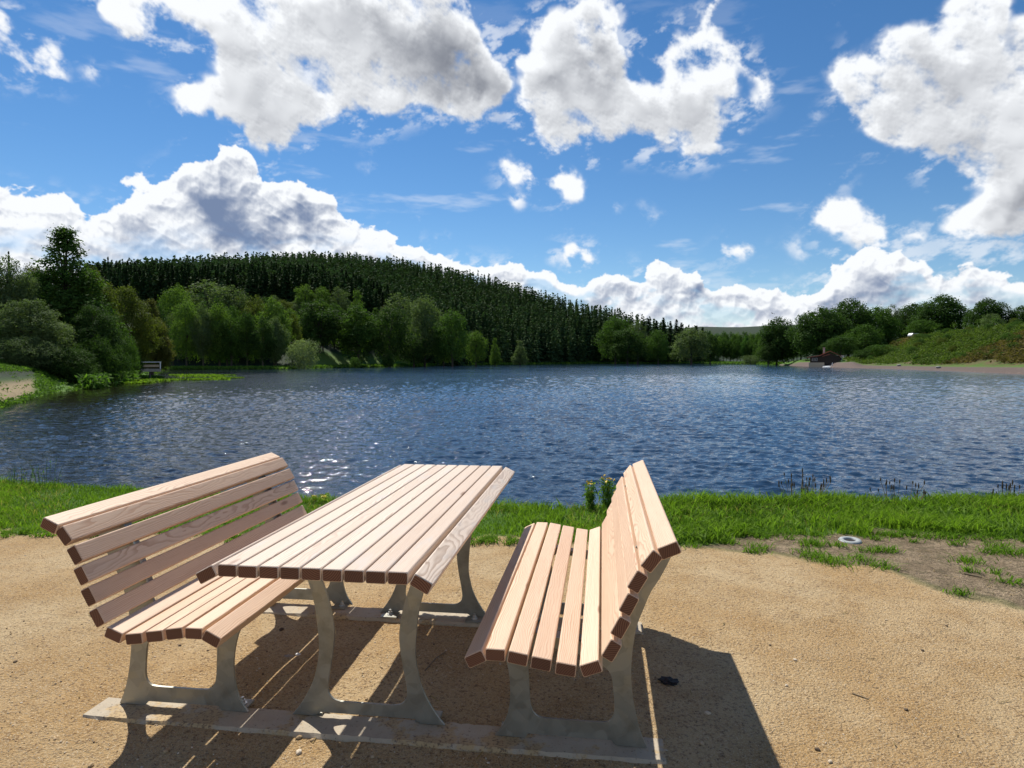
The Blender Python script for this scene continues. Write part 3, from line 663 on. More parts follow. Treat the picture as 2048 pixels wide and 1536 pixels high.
# concrete strips under the frames
for (cy, lab) in ((-.557, 'near concrete strip footing under the front legs of table and benches'), (.503, 'far concrete strip footing under the rear legs of table and benches')):
    n = 90; V = []; xs = np.linspace(-1.13, 1.125, n); rc = random.Random(int(cy*100))
    prof = [(-.078, -.10), (-.074, -.014), (-.066, -.002), (.066, -.002), (.074, -.014), (.078, -.10)]
    for i, x in enumerate(xs):
        for (py_, pz_) in prof:
            V.append((x+(0 if 0 < i < n-1 else 0), cy+py_+rc.uniform(-.0025, .0025), pz_+rc.uniform(-.002, .001) if pz_ > -.05 else pz_))
    k = len(prof); Fq = [(i*k+j, i*k+j+1, (i+1)*k+j+1, (i+1)*k+j) for i in range(n-1) for j in range(k-1)]
    o = mk('concrete_footing', V, [np.array(Fq)[:, ::-1], np.array([tuple(range(k)), tuple((n-1)*k+i for i in range(k))[::-1]])], [M_CONC])
    tag(o, lab, 'footing')

# PART2
# ------------------------------------------------------------------ foliage
def leaf_mat(name, trans=.35, sp=0.0):
    m, t, b = mat(name)
    oi = t.n('ShaderNodeObjectInfo'); tone = t.attr('tone')
    base = oi.outputs['Color']
    c = t.mix(t.ramp(tone, 0, 1, 0, 1, False), t.mix(1.0, base, (.60, .66, .62), 'MULTIPLY'), t.mix(1.0, base, (1.5, 1.4, 1.15), 'MULTIPLY'))
    setp(t, b, col=c, rough=.75, spec=.06)
    tr = t.n('ShaderNodeBsdfTranslucent'); t.set(tr.inputs['Color'], t.mix(1.0, c, (1.25, 1.45, .6), 'MULTIPLY'))
    mx = t.n('ShaderNodeMixShader'); mx.inputs[0].default_value = trans
    t.L.new(b.outputs[0], mx.inputs[1]); t.L.new(tr.outputs[0], mx.inputs[2]); t.L.new(mx.outputs[0], t.N['Material Output'].inputs['Surface'])
    return m
M_LEAF = leaf_mat('tree_foliage', .30); M_NEEDLE = leaf_mat('conifer_needles', .10); M_BLADE = leaf_mat('grass_blade', .42)
M_BARK = plain('bark', (.075, .06, .045), .9, scale=12, var=.4)
def diamonds(C, size, nrm_bias, r, aspect=1.7, jit=.5):
    """leaf-shaped four-cornered faces at centres C, roughly facing nrm_bias"""
    n = len(C); nb = nrm_bias+r.normal(0, jit, (n, 3)); nb /= np.linalg.norm(nb, axis=1)[:, None]+1e-9
    a = np.cross(nb, r.normal(0, 1, (n, 3))); a /= np.linalg.norm(a, axis=1)[:, None]+1e-9; b_ = np.cross(nb, a)
    s_ = (size*(.6+.8*r.random(n)))[:, None] if np.ndim(size) == 0 else (size*(.6+.8*r.random(n)))[:, None]
    V = np.stack([C-a*s_*.5*aspect**.5, C+b_*s_*.5/aspect**.5+nb*s_*.08, C+a*s_*.5*aspect**.5, C-b_*s_*.5/aspect**.5+nb*s_*.08], 1).reshape(-1, 3)
    return V, np.arange(4*n).reshape(-1, 4)
def crown_r(shape, h):
    if shape == 'round': return np.sqrt(np.clip(1-(2*h-.85)**2/1.35, 0.02, 1))
    if shape == 'oval': return np.clip(np.sin(np.pi*np.clip(h*.93+.05, 0, 1))**.75, .08, 1)
    if shape == 'cone': return np.clip((1-h)**.75*1.05*np.clip(h*6+.4, 0, 1), .06, 1)
    if shape == 'spread': return np.clip(np.sqrt(np.clip(1-h**2.4, 0, 1))*np.clip(.55+h*1.6, 0, 1), .1, 1)
    return np.clip((1-h)**.5*(.55+.6*np.sin(h*9)**2*.6), .05, 1)
def broadleaf(seed, shape, N, leaf, Wd, cb=.12, nlobe=26, H=20.0, gap=.0, lobe=.20):
    r = np.random.default_rng(seed); root = bpy.data.objects.new('broadleaf_tree', None)
    hh = (np.arange(nlobe)+r.random(nlobe))/nlobe; rad = crown_r(shape, hh)*Wd/2; ang = np.arange(nlobe)*2.399+r.random(nlobe)*.8
    off = rad*(.35+.45*r.random(nlobe)); cz = H*(cb+(1-cb)*(.06+.86*hh))
    LC = np.stack([off*np.cos(ang), off*np.sin(ang), cz], 1)
    LR = np.stack([Wd*lobe*(.7+.6*r.random(nlobe))*np.clip(rad/(Wd/2), .35, 1)]*3, 1)*np.array([1, 1, .85]); LT_ = r.random(nlobe)
    nt = N//9; li = r.choice(nlobe, nt, p=(LR[:, 0]**2)/np.sum(LR[:, 0]**2))
    d = r.normal(0, 1, (nt, 3)); d[:, 2] = d[:, 2]*.9+.35; d /= np.linalg.norm(d, axis=1)[:, None]
    rr = 1-np.abs(r.normal(0, .17, nt)); bumpy = 1+.22*np.sin(d[:, 0]*7+li)*np.sin(d[:, 1]*7+li*2)*np.sin(d[:, 2]*6)
    TC = LC[li]+d*LR[li]*(rr*bumpy)[:, None]; keep = r.random(nt) > gap; TC = TC[keep]; li = li[keep]; d = d[keep]
    tt = r.random(len(TC))
    C = np.repeat(TC, 9, 0)+r.normal(0, leaf*1.15, (len(TC)*9, 3)); dn = np.repeat(d, 9, 0)*.8+np.array([0, 0, .45])
    V, Fc = diamonds(C, leaf, dn, r, 1.6, .55)
    tone = np.repeat(np.clip(.45*LT_[li]+.35*tt+.1, 0, 1), 9)+r.random(len(C))*.2
    cr = mk('crown', V, Fc, [M_LEAF], attrs={'tone': ('FLOAT', 'FACE', tone)}, link=False); cr.parent = root
    mb = MB(); th = H*.015
    zt = H*(cb+.55*(1-cb))
    mb.tube([(0, 0, -.6), (r.normal()*.1, r.normal()*.1, H*.15), (r.normal()*.25, r.normal()*.25, zt*.7), (r.normal()*.3, r.normal()*.3, zt)], [th*1.5, th, th*.7, th*.25], 7)
    for k in range(0, nlobe, 3):
        p = LC[k]; z0 = max(p[2]*.55, H*.08); mb.tube([(0, 0, z0), (p[0]*.5, p[1]*.5, z0+(p[2]-z0)*.6), tuple(p)], [th*.5, th*.3, th*.08], 5, cap=False)
    tk = mb.build('trunk', M_BARK, link=False); tk.parent = root
    return root
def conifer(seed, tiers, nb, per, W, H=20.0, cb=.03, jag=.25, needle=.5, name='conifer_tree'):
    r = np.random.default_rng(seed); root = bpy.data.objects.new(name, None); C = []; Nn = []; S = []; Tn = []
    for i in range(tiers):
        f = (i+r.random()*.6)/tiers; z = H*(cb+(1-cb)*f); R = W/2*(1-f)**(.72 if needle > 1.5 else .9)+.10
        for k in range(max(4, int(nb*(1-.4*f)))):
            a = r.random()*6.283; L = R*(1-jag+2*jag*r.random()); dr = .28+.25*r.random(); tb = r.random()
            for q in range(per):
                u = (q+.5+r.normal()*.2)/per; x = L*u
                C.append((x*math.cos(a)+r.normal()*.12*L, x*math.sin(a)+r.normal()*.12*L, z-x*dr+x*x/(L+.1)*.18+r.normal()*.1)); Nn.append((math.cos(a)*.35, math.sin(a)*.35, .9)); S.append(needle*(1.15-.5*u)*(1-.45*f)); Tn.append(tb)
    C.append((0, 0, H*.985)); Nn.append((1, 0, .1)); S.append(needle*.9); Tn.append(.5)
    V, Fc = diamonds(np.array(C), np.array(S), np.array(Nn), r, 2.0, .32)
    cr = mk('crown', V, Fc, [M_NEEDLE], attrs={'tone': ('FLOAT', 'FACE', np.array(Tn)*.7+r.random(len(Tn))*.3)}, link=False); cr.parent = root
    mb = MB(); mb.tube([(0, 0, -.6), (0, 0, H*.5), (0, 0, H*.99)], [H*.014, H*.009, H*.001], 6); tk = mb.build('trunk', M_BARK, link=False); tk.parent = root
    return root
TPL = {
 'round': [broadleaf(1, 'round', 9000, .42, 14), broadleaf(2, 'round', 9000, .42, 14, nlobe=34)],
 'oval': [broadleaf(3, 'oval', 9000, .40, 11, .06), broadleaf(4, 'oval', 9000, .40, 11, .04, 32)],
 'cone': [broadleaf(5, 'cone', 8000, .40, 11, .03, 30)],
 'spread': [broadleaf(6, 'spread', 20000, .46, 18, .04, 46, lobe=.19), broadleaf(7, 'spread', 20000, .46, 18, .05, 42, lobe=.20)],
 'birch': [broadleaf(8, 'oval', 7000, .34, 9, .10, 34, gap=.15, lobe=.17)],
 'bush': [broadleaf(9, 'round', 5000, .8, 24, .0, 22, lobe=.22), broadleaf(10, 'round', 5000, .8, 26, .0, 20, lobe=.22)],
 'near_round': [broadleaf(12, 'round', 34000, .24, 13, .04, 60, lobe=.15), broadleaf(13, 'oval', 34000, .24, 12, .02, 56, lobe=.16)],
 'near_airy': [broadleaf(14, 'cone', 44000, .22, 11, .05, 90, gap=.05, lobe=.14)],
 'near_bush': [broadleaf(15, 'round', 26000, .42, 26, .0, 40, lobe=.17), broadleaf(16, 'spread', 26000, .42, 28, .0, 36, lobe=.18)],
 'spruce': [conifer(21, 32, 15, 4, 7.4, needle=1.15), conifer(22, 30, 15, 4, 6.6, needle=1.15), conifer(23, 28, 16, 4, 8.0, needle=1.2)],
 'larch': [conifer(24, 22, 10, 5, 8.5, cb=.06, jag=.35, needle=.7)],
}
far_cone = [conifer(31+i, 14, 9, 2, 6.4+.8*i, needle=2.2, jag=.2, name='spruce_tree') for i in range(4)]
G_ = dict(dark=(.040, .078, .022), mid=(.058, .112, .026), light=(.095, .160, .034), grey=(.098, .140, .066), olive=(.092, .118, .026), brown=(.095, .100, .028), pale=(.17, .215, .12), spruce=(.034, .068, .028), spruce2=(.028, .050, .022), bright=(.06, .13, .03))
TREE_N = 0
def tree(kind, px, top, D, wpx, col, label, cat='tree', group=None, name=None, rz=None, H=None):
    global TREE_N
    TREE_N += 1; tpl = TPL[kind][TREE_N % len(TPL[kind])]
    x, y = az_xy(px, D); gz = float(ground_h(x, y)); gz = max(gz, ZW-.1)
    if H is None: H = z_at(top, D, px)-gz
    Wm = wpx/F_PX*D*math.cos(math.atan((px-1024)/F_PX))*1.06; W0 = {'round': 14, 'oval': 11, 'cone': 11, 'spread': 18, 'birch': 9, 'bush': 25, 'near_round': 12.5, 'near_airy': 11, 'near_bush': 27, 'spruce': 7, 'larch': 8.5}[kind]
    o = copy_tree(tpl); o.name = name or ('spruce_tree' if kind in ('spruce', 'larch') else 'shrub' if 'bush' in kind else 'broadleaf_tree')
    o.location = (x, y, gz); o.scale = (Wm/W0, Wm/W0, H/20.0); o.rotation_euler = (0, 0, rz if rz is not None else TREE_N*1.7)
    c = np.array(G_[col] if isinstance(col, str) else col)*(.92+.16*((TREE_N*37) % 10)/10)
    for ch in o.children: ch.color = (*c, 1)
    tag(o, label, cat, group); return o
T_ = tree
# left bank, near
T_('near_round', 20, 497, 47, 150, 'grey', 'grey green willow cut by the left edge of the picture, tallest at the edge')
T_('near_round', 62, 590, 43, 170, 'grey', 'rounded grey green willow leaning over the sandy bank at far left')
T_('near_airy', 137, 440, 52, 275, 'mid', 'tallest tree on the left bank with a thin see-through top against the clouds')
T_('near_round', 80, 520, 64, 130, 'brown', 'brownish olive tree behind the tallest tree, on its left')
T_('near_round', 190, 520, 58, 130, 'olive', 'olive tree shouldering the right side of the tallest tree')
T_('near_round', 250, 562, 68, 140, 'olive', 'broad olive brown tree above the white jetty railing')
T_('near_airy', 305, 590, 74, 110, 'brown', 'loose brownish tree right of the broad olive tree on the left bank')
T_('near_round', 190, 600, 49, 130, 'dark', 'dark leafy tree at the water behind the left bank bushes')
T_('near_bush', 50, 668, 41, 150, 'grey', 'large dark shrub with pale leaf tips beside the sandy bank')
T_('near_bush', 8, 716, 50, 130, 'dark', 'dark low shrub above the sandy bank at the left edge of the picture')
T_('near_bush', 88, 722, 45, 90, 'mid', 'low green shrub on the grassy top of the sandy bank')
T_('near_bush', 125, 690, 43, 150, 'dark', 'dark shrub overhanging the water just right of the sandy bank')
T_('near_bush', 195, 668, 47, 120, 'mid', 'green shrub at the water between the sandy bank and the jetty')
T_('near_bush', 232, 655, 57, 110, 'mid', 'feathery shrub that hides the left end of the jetty')
T_('near_bush', 160, 726, 43, 90, 'mid', 'low green shrub dipping into the lake on the left bank')
T_('near_bush', 262, 694, 64, 60, 'dark', 'small dark shrub right behind the white jetty railing')
T_('near_round', -60, 590, 46, 150, 'dark', 'dark tree just past the left edge of the picture')
T_('spruce', 25, 502, 105, 34, 'spruce', 'small dark spruce tip between the willow and the tallest tree')
T_('spruce', 222, 513, 112, 32, 'spruce', 'lone spruce tip rising right of the tallest tree')
T_('spruce', 246, 523, 118, 26, 'spruce', 'slim spruce tip next to the start of the wooded ridge')
# far shore, named
T_('round', 358, 566, 172, 84, 'light', 'rounded fresh green tree with a sunlit cap left of the big feathery willow')
T_('birch', 420, 548, 186, 130, 'grey', 'big feathery grey green willow, tallest broadleaf on the far left shore')
T_('birch', 470, 560, 190, 80, 'grey', 'feathery grey green tree merging with the right side of the big willow')
T_('oval', 515, 585, 188, 60, 'olive', 'olive green tree right of the big feathery willow')
T_('oval', 550, 590, 172, 76, 'light', 'tall oval tree with bright green sunlit top left of centre wood')
T_('round', 455, 652, 160, 66, 'mid', 'small dark rounded tree alone at the waterline below the big willow')
T_('bush', 608, 677, 160, 62, 'pale', 'pale silvery round shrub at the waterline of the far left shore')
T_('birch', 612, 562, 240, 46, 'light', 'pale pointed birch at the upper edge of the broadleaf wood, left one')
T_('birch', 646, 566, 240, 42, 'light', 'pale pointed birch at the upper edge of the broadleaf wood, middle one')
T_('birch', 680, 567, 242, 46, 'grey', 'pale pointed birch at the upper edge of the broadleaf wood, right one')
T_('cone', 716, 575, 236, 50, 'light', 'pale green pointed tree just right of the three pale birches')
T_('oval', 640, 592, 196, 90, 'dark', 'dark tall tree right above the silvery shrub')
T_('oval', 718, 604, 200, 96, 'mid', 'blue green rounded tree standing above the tan grass slope')
T_('birch', 800, 575, 245, 80, 'grey', 'greyish birch clump on the upper slope behind the far shore trees')
T_('round', 850, 588, 225, 80, 'grey', 'broad greyish tree at the right end of the broadleaf wood')
T_('round', 780, 610, 205, 90, 'dark', 'dark rounded tree between the blue green tree and the greyish one')
T_('round', 905, 617, 215, 74, 'mid', 'dome shaped green tree left of the dark spruce wall')
T_('round', 888, 652, 222, 52, 'light', 'bright green round tree at the shore, left of a similar rounder pair')
T_('round', 952, 660, 236, 46, 'light', 'bright green round tree at the shore in front of the spruce wall')
T_('cone', 990, 673, 250, 26, 'light', 'narrow light green tree at the shore between the round tree and the lone airy one')
T_('cone', 1040, 678, 262, 34, 'grey', 'lone airy grey green tree at the shore before the dark spruces')
T_('cone', 777, 697, 196, 30, 'mid', 'small pointed young tree at the waterline on the tan grass')
T_('bush', 710, 713, 182, 22, 'mid', 'small low shrub on the tan grassy shore')
T_('round', 828, 668, 214, 70, 'dark', 'low dark tree at the shore between the young pointed tree and the bright round tree')
T_('round', 1230, 631, 400, 66, 'mid', 'rounded green tree low on the hill near its right end')
T_('birch', 1275, 632, 405, 44, 'grey', 'pale slender tree low on the hill right of the rounded green one')
T_('round', 1255, 655, 385, 74, 'dark', 'dark dome tree at the shore below the pale slender tree')
T_('round', 1316, 658, 385, 50, 'mid', 'dark green round tree left of the big shoreline willow')
T_('round', 1382, 655, 330, 78, 'grey', 'big grey green willow standing at the waterline where the hill ends')
T_('round', 1420, 668, 345, 40, 'dark', 'dark tree touching the right side of the waterline willow')
T_('bush', 1500, 711, 330, 36, 'grey', 'rounded grey shrub on the bright green far shore')
for i, (px, top) in enumerate(((1296, 638), (1312, 641), (1326, 636), (1340, 643), (1352, 639), (1362, 646), (1392, 652), (1404, 656), (1284, 642))):
    T_('spruce', px, top, 430+i*3, 38, 'spruce', 'dark spruce on the skyline where the hill comes down to the valley', group='skyline spruces at the foot of the hill')
# right side
T_('spread', 1553, 633, 262, 84, 'dark', 'dark rounded tree alone at the waterline left of the red roofed hut')
T_('round', 1601, 662, 262, 56, 'mid', 'green tree filling the gap between the waterline tree and the massive tree behind the hut')
T_('round', 1536, 690, 258, 44, 'dark', 'dark bushy tree hanging over the water left of the hut')
T_('spread', 1640, 612, 232, 125, 'dark', 'massive dark tree towering directly behind the red roofed hut')
T_('spread', 1695, 596, 245, 120, 'dark', 'tall domed dark tree right behind the hut, highest of the hut group')
T_('round', 1728, 648, 210, 84, 'mid', 'lighter green leafy tree right of the hut at the foot of the embankment')
T_('round', 1680, 672, 205, 70, 'dark', 'dark low tree close behind the hut')
T_('spread', 1752, 612, 270, 100, 'mid', 'green domed tree behind the left end of the embankment')
T_('birch', 1780, 604, 285, 44, 'grey', 'thin pale tree sticking out above the domed trees on the right')
T_('spread', 1822, 606, 290, 96, 'dark', 'dark tree behind the parked car on the embankment')
T_('spread', 1884, 589, 262, 124, 'dark', 'highest broad dome tree behind the embankment crest')
T_('round', 1840, 640, 250, 76, 'mid', 'rounder light green tree in front of the highest dome tree')
T_('spread', 1970, 596, 240, 94, 'dark', 'separate dark dome tree behind the crest near the right edge')
T_('round', 1982, 628, 225, 56, 'grey', 'low grey green tree tucked before the separate dome tree')
T_('spread', 2040, 612, 235, 84, 'dark', 'dark tree at the right edge behind the embankment crest')
T_('spread', 2120, 610, 230, 90, 'mid', 'tree just past the right edge behind the embankment')
T_('bush', 1765, 690, 200, 70, 'mid', 'dense shrub patch on the lower left shoulder of the embankment')
T_('bush', 1722, 700, 190, 44, 'dark', 'dark shrub at the foot of the embankment right of the hut')
# fill rows of the far broadleaf wood
fr = random.Random(4); YB = lambda px: np.interp(px, [300, 330, 420, 500, 600, 700, 800, 860, 900, 950, 990, 1100, 1200, 1260, 1400, 1460, 1530, 1580], [575, 572, 565, 590, 578, 590, 596, 604, 630, 665, 690, 700, 660, 655, 672, 659, 663, 680])
cols = ['dark', 'mid', 'olive', 'dark', 'light', 'grey', 'mid', 'dark']
for row, (dd, step) in enumerate(((9, 30), (26, 27), (46, 24), (72, 21))):
    px = 318+row*9
    while px < 965:
        D = float(np.interp(px, PXS, RSD))+dd+fr.uniform(-4, 4)
        if 575 < px < 820 and row == 0: px += step; continue
        hmax = YB(px)+fr.uniform(0, 26)+(3-row)*9
        gz = float(ground_h(*az_xy(px, D))); H = min(z_at(hmax, D, px)-gz, fr.uniform(17, 23))
        if H > 5: T_(fr.choice(['round', 'oval', 'oval', 'cone', 'birch']), px, 0, D, fr.uniform(44, 66)*160/D*1.1, fr.choice(cols), 'broadleaf tree packed in the continuous wood between the far left shore and the spruce hill', group='broadleaf wood along the far left shore', H=H)
        px += step*fr.uniform(.8, 1.2)
for dd, lo, hi, yb, step in ((30, 1395, 1590, 672, 13), (70, 1400, 1590, 664, 12), (120, 1405, 1600, 659, 12), (10, 1195, 1350, 684, 15)):
    px = lo
    while px < hi:
        D = min(float(np.interp(px, PXS, RSD)), 420)+dd; gz = float(ground_h(*az_xy(px, D))); H = max(z_at(yb+fr.uniform(0, 7), D, px)-gz, 4)
        T_(fr.choice(['round', 'oval', 'round']), px, 0, D, fr.uniform(16, 24), fr.choice(['mid', 'mid', 'light', 'bright']) if lo > 1300 else fr.choice(['dark', 'mid']), 'small far tree in the low green wood at the head of the lake' if lo > 1300 else 'low shoreline tree below the right end of the hill', group='low wood at the head of the lake' if lo > 1300 else 'low trees on the shore under the hill', H=H)
        px += step*fr.uniform(.8, 1.2)
# spruces of the hill: the nearest 300 one by one, the rest as one object
cands = []
px = 200.0
for D in np.exp(np.arange(math.log(245), math.log(512), .0098)):
    off = fr.uniform(0, 12)
    step = 4.4/D*F_PX
    p = 180+off
    while p < 1420:
        pj = p+fr.uniform(-.3, .3)*step; Dj = D+fr.uniform(-2.5, 2.5); rs0 = float(np.interp(pj, PXS, RSD))
        lo = np.interp(pj, [200, 860, 960, 1000, 1420], [262, 262, rs0+6, rs0+5, rs0+5])
        if Dj > lo and Dj/math.cos(math.atan((pj-1024)/F_PX)) < 505 and not (pj > 1330 and Dj > 470):
            cands.append((Dj, pj))
        p += step
xs_ = np.array([az_xy(p, d) for d, p in cands]); gz_ = ground_h(xs_[:, 0], xs_[:, 1])
# keep the ones whose tip clears the row in front (roughly the visible ones)
vis = []; prof = {}
for i, (D, p) in enumerate(cands):
    H = fr.choice((fr.uniform(10, 13.5), fr.uniform(12, 15.5))) if D > 300 else fr.uniform(14, 18)
    if p > 900 and D-float(np.interp(p, PXS, RSD)) < 60: H = fr.uniform(15, 20)
    if p > 1180: H = min(H, z_at(float(np.interp(p, [1180, 1290, 1340], [612, 640, 654]))-fr.uniform(0, 9), D, p)-gz_[i])
    if H < 6: continue
    row = (gz_[i]+H-CAM[2])/D; key = int(p/8); low = (gz_[i]+H*.5-CAM[2])/D
    if row > prof.get(key, -9)-.006: vis.append((D, p, xs_[i, 0], xs_[i, 1], gz_[i], H)); prof[key] = max(prof.get(key, -9), row)
print('spruces', len(cands), len(vis))
vis.sort(key=lambda v: v[0]/v[5])
frontn = 300-9
for i, (D, p, x, y, gz, H) in enumerate(vis[:frontn]):
    o = copy_tree(TPL['spruce'][i % 3]); o.name = 'spruce_tree'; o.location = (x, y, gz); o.rotation_euler = (0, 0, i*2.1); w = fr.uniform(.95, 1.2); o.scale = (w, w, H/20)
    c = np.array(G_['spruce'])*fr.uniform(.8, 1.5)
    for ch in o.children: ch.color = (*c, 1)
    tag(o, 'dark spruce in the dense wall of spruces on the lower wooded hill', 'tree', 'spruces on the lower part of the wooded hill')
Vs = []; Ts = []; nV = 0; base = []
for fc in far_cone:
    me = fc.children[0].data; v = np.zeros(len(me.vertices)*3, np.float32); me.vertices.foreach_get('co', v); tt = np.zeros(len(me.polygons), np.float32); me.attributes['tone'].data.foreach_get('value', tt); base.append((v.reshape(-1, 3), tt))
for i, (D, p, x, y, gz, H) in enumerate(vis[frontn:]):
    v, tt = base[i % 4]; a = fr.uniform(0, 6.28); w = fr.uniform(.75, 1.0); ca, sa = math.cos(a)*w, math.sin(a)*w
    Vs.append(np.stack([v[:, 0]*ca-v[:, 1]*sa+x, v[:, 0]*sa+v[:, 1]*ca+y, v[:, 2]*H/20+gz], 1)); Ts.append(np.clip(tt*.5+fr.uniform(0, .6), 0, 1))
V = np.concatenate(Vs); o = mk('spruce_forest', V, np.arange(len(V)).reshape(-1, 4), [M_NEEDLE], attrs={'tone': ('FLOAT', 'FACE', np.concatenate(Ts))}); o.color = (.060, .105, .044, 1)
tag(o, 'dense dark spruce forest covering the long hill behind the lake', 'forest', kind='stuff')

# ------------------------------------------------------------------ scattered leafy cover (one object each)
def merge_leaves(name, C, size, nrm, r, mats, tone, color, asp=1.6, jit=.6):
    V, Fc = diamonds(C, size, nrm, r, asp, jit); o = mk(name, V, Fc, mats, attrs={'tone': ('FLOAT', 'FACE', tone)}); o.color = (*color, 1); return o
r = np.random.default_rng(12)
# embankment heather and low scrub
P_ = []; TN = []
for _ in range(7500):
    px = r.uniform(1695, 2200); rs0 = np.interp(px, PXS, RSD); rc = np.interp(px, [1690, 1770, 1830, 1900, 2048, 2300], [370, 306, 222, 184, 149, 120]); rb = rs0+np.interp(px, [1690, 2048], [15, 19])
    D = rb+(rc-3-rb)*r.random()**.9; x, y = az_xy(px, D)
    if vnoise(x, y, .10, 31) < .22: continue
    P_.append((x, y, D)); TN.append(r.random())
P_ = np.array(P_); gz = ground_h(P_[:, 0], P_[:, 1]); k = 22
C = np.repeat(np.stack([P_[:, 0], P_[:, 1], gz+.25], 1), k, 0)+r.normal(0, 1, (len(P_)*k, 3))*np.array([.75, .75, .28]); C[:, 2] = np.maximum(C[:, 2], np.repeat(gz, k)+.03)
warm = vnoise(C[:, 0], C[:, 1], .045, 33)
sel = warm > .55
for nm, q, colr, lab in (('heather', sel, (.105, .088, .036), 'brown heathery ground cover in patches on the embankment slope'), ('scrub', ~sel, (.075, .115, .026), 'green low scrub covering the embankment slope')):
    tag(merge_leaves(nm, C[q], .34, np.tile([0, 0, 1.0], (q.sum(), 1)), r, [M_LEAF], np.repeat(TN, k)[q], colr), lab, 'ground cover', kind='stuff')
for i in range(70):
    px = fr.uniform(1740, 2046); rs0 = np.interp(px, PXS, RSD); rc = np.interp(px, [1690, 1770, 1830, 1900, 2048], [370, 306, 222, 184, 149]); rb = rs0+np.interp(px, [1690, 2048], [16, 20]); D = rb+(rc-rb)*fr.uniform(.02, .92)
    Wm = fr.uniform(1.2, 3.4); T_('bush', px, 0, D, Wm/D*F_PX, fr.choice(['dark', 'mid', 'mid', 'olive']), 'rounded shrub scattered on the heathery embankment slope', cat='shrub', group='shrubs on the embankment slope', H=Wm*fr.uniform(.5, .75))
# reeds and water plants on the left
P_ = []
for _ in range(2200):
    px = r.uniform(180, 345); D = np.interp(px, PXS, RSD)+r.uniform(-1.5, 1.5)
    if px < 262 and r.random() < .6: continue
    if px > 262: D = r.uniform(62, 92)
    x, y = az_xy(px, D)
    if px > 262 and vnoise(x, y, .16, 41)+(.30*(300-px)/60) < .62: continue
    P_.append((x, y, .9 if px < 262 else .12))
P_ = np.array(P_); k = 16
C = np.repeat(P_, k, 0)+r.normal(0, .35, (len(P_)*k, 3)); C[:, 2] = ZW+.03+np.repeat(P_[:, 2], k)*r.random(len(C))
tag(merge_leaves('water_plants', C, .26, np.tile([0.2, -.3, 1.0], (len(C), 1)), r, [M_BLADE], r.random(len(C)), (.085, .165, .03), 2.2), 'bright green floating weed and reeds around the jetty', 'water plants', kind='stuff')
for (px, D, wx) in ((383, 84, 6), (405, 76, 5), (432, 80, 4.5), (410, 62, 4), (300, 60, 6), (250, 52, 4), (452, 67, 3)):
    x, y = az_xy(px, D); n = 900; a = r.random(n)*6.283; q = np.sqrt(r.random(n)); C = np.stack([x+q*np.cos(a)*wx*.5*(1+.3*np.sin(3*a+px)), y+q*np.sin(a)*wx*.45, np.full(n, ZW+.05)+r.random(n)*.04], 1)
    o = merge_leaves('floating_weed', C, .22, np.tile([0, 0, 1.0], (n, 1)), r, [M_BLADE], r.random(n), (.13, .21, .03)); tag(o, 'bright green floating weed patch on the lake before the far left shore', 'water plants', 'floating weed patches on the lake')
# grass fringe of the far shores
P_ = []
for q_ in range(13000):
    px = r.uniform(-60, 1560) if q_ < 9000 else r.uniform(-60, 110); rs0 = np.interp(px, PXS, RSD)
    if 110 < px < 300 and r.random() < .8: continue
    D = rs0+r.uniform(-.3, 5 if px < 1100 else 14)
    if px < 110: D = rs0+r.uniform(0, 22)
    if px < 70 and 1.5 < D-rs0 < 9 and r.random() < .95: continue
    P_.append((*az_xy(px, D), D))
P_ = np.array(P_); gz = ground_h(P_[:, 0], P_[:, 1]); k = 7; gz = np.maximum(gz, ZW); sc = np.clip(P_[:, 2]/150, .22, 2.2)
C = np.repeat(np.stack([P_[:, 0], P_[:, 1], gz], 1), k, 0)+r.normal(0, 1, (len(P_)*k, 3))*np.repeat(sc, k)[:, None]*np.array([.45, .45, 0])
C[:, 2] += r.random(len(C))*.40*np.repeat(sc, k)
tag(merge_leaves('shore_grass', C, .40*np.repeat(sc, k), np.tile([0.1, -.5, .8], (len(C), 1)), r, [M_BLADE], r.random(len(C)), (.095, .175, .03), 2.0), 'bright green grass fringe along the far shore', 'grass', kind='stuff')

# ------------------------------------------------------------------ near grass
def blades(name, X, Y, Z, Hh, Wd, lean, color, tone, r):
    n = len(X); a = r.random(n)*6.283; dx, dy = np.cos(a), np.sin(a); la = r.random(n)*6.283; lx, ly = np.cos(la)*lean*Hh, np.sin(la)*lean*Hh
    B = np.stack([X, Y, Z], 1); s_ = np.stack([dx*Wd/2, dy*Wd/2, np.zeros(n)], 1)
    m1 = B+np.stack([lx*.28, ly*.28, Hh*.5], 1); tp = B+np.stack([lx, ly, Hh*(1-.25*lean)], 1)
    V = np.stack([B-s_, B+s_, m1+s_*.85, m1-s_*.85, tp], 1).reshape(-1, 3); i = np.arange(n)[:, None]*5
    o = mk(name, V, [i+np.array([[0, 1, 2, 3]]), i+np.array([[3, 2, 4]])], [M_BLADE], attrs={'tone': ('FLOAT', 'FACE', np.concatenate([tone, tone]))}); o.color = (*color, 1); return o
n = 330000; X = r.uniform(-7.2, 6.6, n); Y = r.uniform(1.4, 4.7, n); gm, dm = masks(X, Y); yb = np.interp(X, BANK[:, 0], BANK[:, 1])
patch = vnoise(X, Y, 2.2, 51)*.6+vnoise(X, Y, 6.5, 52)*.4
dens_ = gm*np.where(Y > yb+.22, 0, 1)*(.45+.9*patch)
dens_ = dens_*np.where(X > 1.5, .35+.9*smooth((vnoise(X, Y, 3.3, 55)-.35)/.3+smooth((Y-yb+.7)/.4)), 1)
k = r.random(n) < dens_*.60; X, Y, patch, yb = X[k], Y[k], patch[k], yb[k]; n = len(X); Z = ground_h(X, Y)-.004
